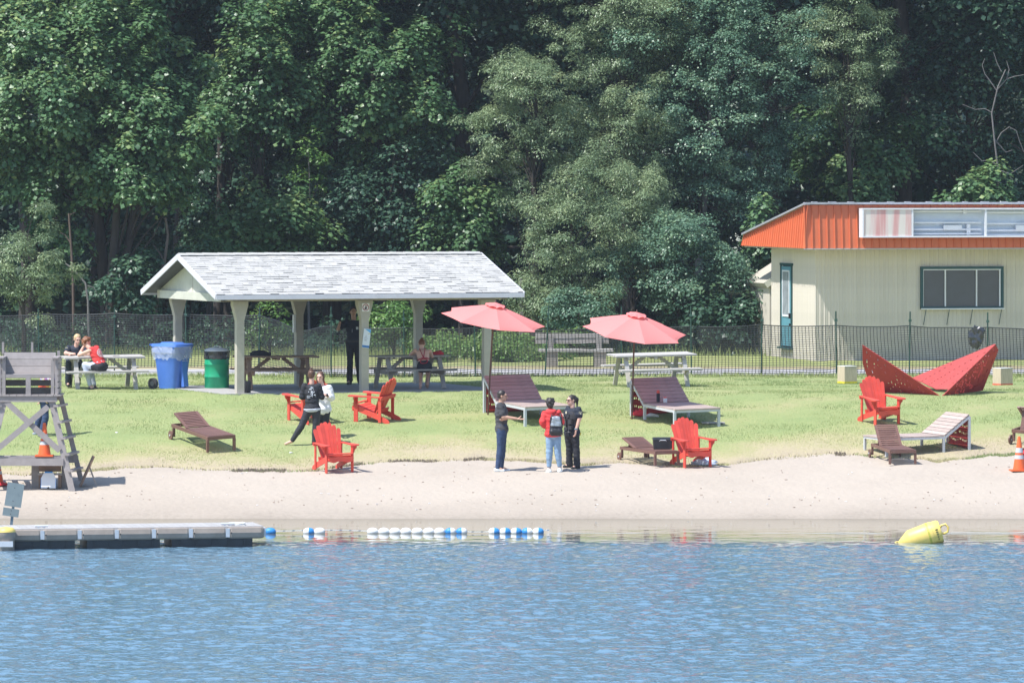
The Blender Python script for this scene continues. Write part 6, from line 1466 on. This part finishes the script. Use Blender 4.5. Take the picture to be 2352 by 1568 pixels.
F3 = Vector(-Tf_[1] if Tf_[1][1] > 0 else Tf_[1]); X3 = Vector(Tf_[0]); Z3 = Vector(Tf_[2])
for (x, z, a, b_, c2) in [(-.08, .28, .09, .10, .05), (.06, .24, .08, .12, .05), (-.02, .40, .05, .07, .04), (.09, .36, .06, .05, .05), (-.09, .16, .10, .08, .05), (.03, .13, .09, .07, .05)]:
    c0 = Vector(hm_) + X3 * x + Z3 * z + F3 * .145; mb.box(c0, (a, c2, b_), Matrix((X3, Z3.cross(X3), Z3)).transposed()); mb.build('vest_pouch', mpo, Pw); mb = MB()
sb_ = surface([('rc', hm_ + Tf_[0] * .16 * math.cos(a) - Tf_[1] * .13 * math.sin(a) + Tf_[2] * .055, hm_ + Tf_[0] * .16 * math.cos(a + .35) - Tf_[1] * .13 * math.sin(a + .35) + Tf_[2] * .055, .026, .026) for a in np.arange(0, 6.28, .35)], .011)
skin_obj('duty_belt', sb_, M['black'], Pw)
mb = MB(); c0 = Vector(hm_ + np.array([.13, -.10, .0])); mb.box(c0, (.04, .05, .14)); mb.build('holster', M['black'], Pw); mb = MB(); mb.box(Vector(hm_ + np.array([-.10, -.15, .03])), (.07, .06, .07)); mb.build('belt_pouch', M['black'], Pw)
mb = MB(); mb.box(Vector(hm_ + np.array([.175, -.06, .03])), (.03, .03, .05)); mb.build('yellow_tag', mat('bright_yellow', (.7, .55, .03), .5), Pw)
shield(Pw, Vector(g_['shl'] * .62 + g_['ell'] * .38) + Vector((.035, -.072, 0)), (.9, .3, 0), (0, 0, 1), .075)
plate('chest_badge', m_badge, Pw, Vector(hm_) + X3 * .04 + Z3 * .47 + F3 * .165, X3, Z3, .035, .05)
mb = MB(); 
for x in (-.031, .031): mb.tube([Vector(hl(x - .026, -.100, .018)), Vector(hl(x + .026, -.100, .018)), Vector(hl(x + .022, -.100, -.014)), Vector(hl(x - .022, -.100, -.014)), Vector(hl(x - .026, -.100, .018))], .0035, 5)
for x in (-1, 1): mb.tube([Vector(hl(x * .056, -.098, .014)), Vector(hl(x * .082, .0, .008))], .003, 5)
mb.build('glasses', M['black'], Pw)
mb = MB(); a = Vector(g_['wrl']); mb.tube([a + Vector((0, 0, .035)), a + Vector((0, 0, .01))], .036, 12); mb.build('wrist_watch', mat('grey_watch', (.2, .3, .36), .4), Pw)
# woman in the black sweater, from behind
r = G(712, 1024); Pb, g_, T_, hl = person('barefoot woman with her hair in a bun wearing a black printed sweater and leggings', r, dict(head=(716, 861, .02), neck=(716, 877), shl=(700, 886), shr=(731, 887), ell=(694, 911, .02), elr=(739, 911, .04), wrl=(706, 910, .22), wrr=(728, 906, .24), hpl=(708, 943), hpr=(727, 943), knl=(692, 979, 0), knr=(725, 983), anl=(670, 1013, .02), anr=(721, 1021, 0), tol=(656, 1019, .03), tor=(726, 1026, -.05)),
    'fair', 168, 4, c_blk, 1.9, .04, mat('black_leggings', (.022, .024, .032), .7, .15, 6), .96, None, hbr, 'bun', ((.3, .8, 0), (-.3, .8, 0)), ((0, 0, -1), (0, 0, -1)), (.6, .6), 1.0, ptight=1, seed=6)
skin_obj('undershirt', surface([('el', T_[1] + T_[2][2] * .05, T_[2], (.170, .122, .10))], .0125, [(T_[1] - T_[2][2] * .035, -T_[2][2]), (T_[1] + T_[2][2] * .05, T_[2][2])], grow=.02, wrinkle=.003), mat('pale_grey_cloth', (.50, .53, .60), .85, .08, 8), Pb)
mprint = mat('white_back_print', (.58, .62, .68), .8, .35, 30)
rp = random.Random(2); mb = MB(); bc_ = Vector(T_[0] * .72 + T_[1] * .28) + Vector((.01, -.135, .03))
for k in range(46):
    x = rp.gauss(0, .032); z = rp.uniform(-.11, .11); yy = -.0 + abs(x + .01) * .22 + (.012 if abs(z) > .07 else 0); s_ = rp.uniform(.008, .024); mb.box(bc_ + Vector((x, yy, z)), (s_, .004, s_ * rp.uniform(.5, 1.4)), (0, rp.uniform(-1, 1), 0))
for k in range(4): mb.box(bc_ + Vector((-.075 + .03 * k * 0, .014, -.085 - k * .016)), (.07, .004, .006))
mb.build('back_print', mprint, Pb, kind='stuff')
# woman in the white shirt
r = G(740, 1006); Pq, g_, T_, hl = person('long haired woman in a loose white shirt and black trousers facing the camera', r, dict(head=(735.5, 866), neck=(739, 883), shr=(727, 891, .04), shl=(755, 892), elr=(722, 914), ell=(761, 913, -.02), wrr=(738, 908, -.22), wrl=(748, 907, -.22), hpr=(733, 944), hpl=(749, 944), knr=(733, 974), knl=(747, 974), anr=(731, 1001), anl=(745, 1000), tor=(729, 1009, -.12), tol=(747, 1007, -.12)),
    'fair', -16, 4, c_wht, 1.35, -.14, c_blk, 1.0, mat('pink_sandal', (.62, .40, .36), .7), hbr, 'long', ((-.5, -.4, .2), (.5, -.4, .2)), ((0, -.3, -1), (0, -.3, -1)), (.6, .6), 1.05, bulk=.012, ptight=1, seed=7)
mb = MB(); a = Vector(g_['wrl']); mb.tube([a + Vector((.02, 0, 0)), a + Vector((.045, .01, 0))], .033, 12); mb.build('wrist_watch', M['black'], Pq)
# officer under the pavilion
yy_ = 138.6; r = at(812, 400 + (HC - PZ0) * F / yy_, yy_)
Po, g_, T_, hl = person('uniformed officer standing under the pavilion roof with one hand raised', r, dict(head=(811.5, 716), neck=(812.5, 731), shr=(795, 739), shl=(829, 739), elr=(777, 756, -.05), ell=(836, 764), wrr=(781, 740, -.16), wrl=(834, 788, -.05), hpr=(804, 789), hpl=(821, 789), knr=(804, 832), knl=(823, 832), anr=(803, 873), anl=(827, 873), tor=(799, 881, -.14), tol=(830, 881, -.14)),
    'tan', 10, 0, c_navy, .62, -.03, c_blk, 1.0, c_bshoe, mat('cropped_hair', (.06, .04, .035), .7), 'short', ((.25, -.1, 1), (0, 0, -1)), ((.2, -1, 0), (-1, 0, 0)), (.25, .4), 1.12, seed=8)
plate('name_badge', mat('white_badge', (.6, .62, .64), .5), Po, Vector(T_[0] * .72 + T_[1] * .28) + Vector((.09, -.15, .0)), (1, .2, 0), (0, 0, 1), .055, .06)
plate('shirt_placket', mat('dull_metal', (.25, .27, .3), .4), Po, Vector(T_[0] * .6 + T_[1] * .4) + Vector((-.03, -.15, .0)), (1, 0, 0), (0, 0, 1), .012, .08)
mb = MB(); mb.box(Vector(T_[1]) + Vector((0, -.03, .055)), (.36, .25, .045)); mb.build('duty_belt', M['black'], Po)
# swimmer at the pavilion table
sw_ = TC.matrix_world @ Vector((.36, -.66, 0)); 
def dyt(base, x): return x
r = Vector((sw_.x, sw_.y, PZ0))
def pxo(dx): return 974 + dx
Pg, g_, T_, hl = person('girl in a black and red swimsuit and shorts bent over the pavilion table', r, dict(head=(969, 790, .30), neck=(969, 800, .22), shl=(954, 805, .17), shr=(987, 806, .17), ell=(943, 815, .30), elr=(992, 818, .32), wrl=(956, 813, .52), wrr=(982, 814, .52), hpl=(967, 845, .02), hpr=(983, 845, .02), knl=(966, 845, .42), knr=(984, 846, .42), anl=(966, 884, .16), anr=(982, 882, .40), tol=(965, 892, .20), tor=(982, 889, .52)),
    'fair', 178, 48, None, 0, 0, c_blk, .28, None, hred, 'bun', ((0, 1, 0), (0, 1, 0)), ((0, 0, -1), (0, 0, -1)), (.5, .5), .98, seed=9)
Ts = T_[2]; sm_, hm_ = T_[0], T_[1]
skin_obj('swimsuit', surface([('el', sm_ * .40 + hm_ * .60, Ts, (.132, .098, .16)), ('el', hm_ + (sm_ - hm_) * .10, Ts, (.160, .112, .12))], .0125, [(sm_ * .36 + hm_ * .64, Ts[2])], grow=.014), c_blk, Pg)
sb = mat('crimson_trim', (.42, .02, .05), .7)
bkv = Vector(Ts[1] if Ts[1][1] < 0 else -Ts[1]); X3 = Vector(Ts[0]); Z3 = Vector(Ts[2]); c0 = Vector(sm_ * .5 + hm_ * .5)
mb = MB(); mb.tube([c0 + X3 * x + bkv * (.125 - 2.2 * x * x) + Z3 * (.0 - .02 * abs(x) / .1) for x in np.linspace(-.14, .14, 9)], .012, 6)
mb.tube([c0 + bkv * .125, Vector(sm_) + X3 * -.07 + bkv * .085 + Z3 * .04], .009, 6); mb.tube([c0 + bkv * .125, Vector(sm_) + X3 * .07 + bkv * .085 + Z3 * .04], .009, 6)
mb.tube([c0 + X3 * (.085 * math.cos(a)) + bkv * (.118) - Z3 * (.085 + .055 * math.sin(a)) for a in np.linspace(0, 6.28, 16)], .010, 6); mb.build('swimsuit_trim', sb, Pg)
# seated officer and the person in the red top
ta = lambda x, y: TA.matrix_world @ Vector((x, y, 0))
r = ta(-.58, .64)
def jj(dx, z, dy): return (1176 + (r.x + dx) * F / (r.y + dy), HZ + (HC - r.z - z) * F / (r.y + dy), dy)
Pz, g_, T_, hl = person('blond officer sitting on the far bench of the grey picnic table leaning on his forearms', r, dict(head=(178, 779, -.22), neck=(175, 793, -.16), shr=(158, 800, -.12), shl=(193, 800, -.12), elr=(151, 811, -.36), ell=(198, 811, -.36), wrr=(172, 813, -.46), wrl=(184, 814, -.46), hpr=jj(-.08, .55, 0), hpl=jj(.10, .55, 0), knr=jj(-.09, .56, -.42), knl=jj(.12, .56, -.42), anr=jj(-.10, .10, -.30), anl=jj(.12, .10, -.34), tor=jj(-.10, .04, -.46), tol=jj(.13, .04, -.48)),
    'fair', 22, 16, c_navy, .62, -.02, c_navy, 1.0, c_bshoe, hbl, 'short', ((1, -.1, -.1), (-1, -.1, 0)), ((0, 0, -1), (0, 0, -1)), (.4, .4), 1.12, seed=11)
shield(Pz, Vector(g_['shr'] * .6 + g_['elr'] * .4) + Vector((-.025, -.062, .03)), (.8, -.45, 0), (.1, -.2, 1), .085)
r = ta(-.07, -.66)
Pr, g_, T_, hl = person('person in a red sleeveless top with a white round print, head on one hand', r, dict(head=(199, 785, .18), neck=(205, 796, .12), shl=(209, 804, -.02), shr=(223, 799, .20), ell=(182, 815, .12), elr=(206, 813, .42), wrl=(191, 797, .14), wrr=(192, 812, .46), hpl=jj(-.12, .55, -.06), hpr=jj(-.04, .56, .10), knl=jj(-.46, .60, .02), knr=jj(-.38, .60, .26), anl=jj(-.34, .11, .06), anr=jj(-.26, .11, .30), tol=jj(-.27, .04, -.04), tor=jj(-.22, .04, .40)),
    'fair', 118, 24, c_red, 0, .03, c_pale, .96, c_bshoe, hred, 'curly', ((.3, .1, 1), (-1, 0, 0)), ((-.6, -.3, 0), (0, 0, -1)), (.5, .5), 1.0, ptight=1, seed=12)
sm_, hm_, Ts = T_
skin_obj('shorts', surface([('el', hm_ + (sm_ - hm_) * .02, frame(g_['hpr'] - g_['hpl'], sm_ - hm_), (.165, .125, .125)), ('rc', g_['hpl'], g_['hpl'] * .62 + g_['knl'] * .38, .090, .078), ('rc', g_['hpr'], g_['hpr'] * .62 + g_['knr'] * .38, .090, .078)], .0125, [(hm_ + Ts[2] * .11, Ts[2])], grow=.018, wrinkle=.002), c_blk, Pr)
bkv = Vector(Ts[1]); bkv = bkv if bkv.y < 0 else -bkv; X3 = Vector(Ts[0]); Z3 = Vector(Ts[2]); c0 = Vector(sm_ * .66 + hm_ * .34) + bkv * .142
mw = mat('white_round_print', (.75, .62, .66), .8, .2, 40); mb = MB()
for ro, ri, st in ((.105, .092, 1), (.058, .046, 1)):
    for j in range(30):
        a0, a1 = 2 * math.pi * j / 30, 2 * math.pi * (j + 1) / 30
        q = lambda r_, a: c0 + X3 * r_ * math.cos(a) + Z3 * r_ * math.sin(a) - bkv * (abs(math.cos(a)) * r_) ** 2 * 3.0
        mb.add([q(ro, a0), q(ro, a1), q(ri, a1), q(ri, a0)], [(0, 1, 2, 3)])
for j in range(15):
    a0 = 2 * math.pi * j / 15; a1 = a0 + .22; mb.add([q(.086, a0), q(.086, a1), q(.066, a1), q(.066, a0)], [(0, 1, 2, 3)])
mb.bar(q(.035, 2.2), q(.035, 5.3), .004, .016, up=bkv); mb.bar(q(.03, .3), q(.03, 3.4), .004, .014, up=bkv)
mb.build('round_print', mw, Pr, kind='stuff')
# walker behind the lifeguard chair
r = G(96, 1000); c_pat, t, b = nodes('patchwork_shirt_cloth'); L = t.links
tc = N(t, 'ShaderNodeTexCoord'); vo = N(t, 'ShaderNodeTexVoronoi'); vo.inputs['Scale'].default_value = 16; L.new(tc.outputs['Object'], vo.inputs[0]); sp_c = N(t, 'ShaderNodeSeparateColor'); L.new(vo.outputs['Color'], sp_c.inputs[0])
cr = ramp(t, sp_c.outputs[0], [(0, (.6, .04, .03)), (.25, (.75, .6, .08)), (.45, (.7, .72, .75)), (.65, (.05, .12, .5)), (.85, (.7, .2, .04))]); L.new(cr, b.inputs['Base Color']); b.inputs['Roughness'].default_value = .85
person('walker in blue jeans mostly hidden behind the lifeguard chair', r, dict(head=(116, 838), neck=(113, 853), shr=(101, 864, -.02), shl=(124, 864), elr=(95, 890, -.05), ell=(127, 890), wrr=(91, 913, -.1), wrl=(124, 912, -.1), hpr=(101, 922, -.04), hpl=(112, 922, .04), knr=(105, 957, -.06), knl=(93, 956, .10), anr=(97, 992, -.06), anl=(82, 985, .12), tor=(90, 999, -.12), tol=(78, 996, .12)),
    'tan', -60, 0, c_pat, .9, -.04, c_jean, 1.0, mat('grey_sneaker', (.30, .34, .40), .6), hb, 'short', ((-.3, 0, -1), (0, 0, -1)), ((1, 0, 0), (-1, 0, 0)), (.5, .5), 1.05, seed=14)
# ------------------------------------------------------------------ thin haze volume, added to lift the dark tones of the wood
hz = MB(); hz.box((0, 120, 19), (420, 640, 58))
mh = bpy.data.materials.new('haze'); mh.use_nodes = True; t = mh.node_tree; t.nodes.remove(t.nodes['Principled BSDF'])
pv = t.nodes.new('ShaderNodeVolumePrincipled'); pv.inputs['Color'].default_value = (.80, .88, 1, 1); pv.inputs['Density'].default_value = .00019; pv.inputs['Anisotropy'].default_value = .2
t.links.new(pv.outputs[0], t.nodes['Material Output'].inputs['Volume'])
o = hz.build('haze', mh, kind='stuff'); o['label'] = 'thin bluish haze added between the camera and the wood to lift its shadows'; o['category'] = 'haze'
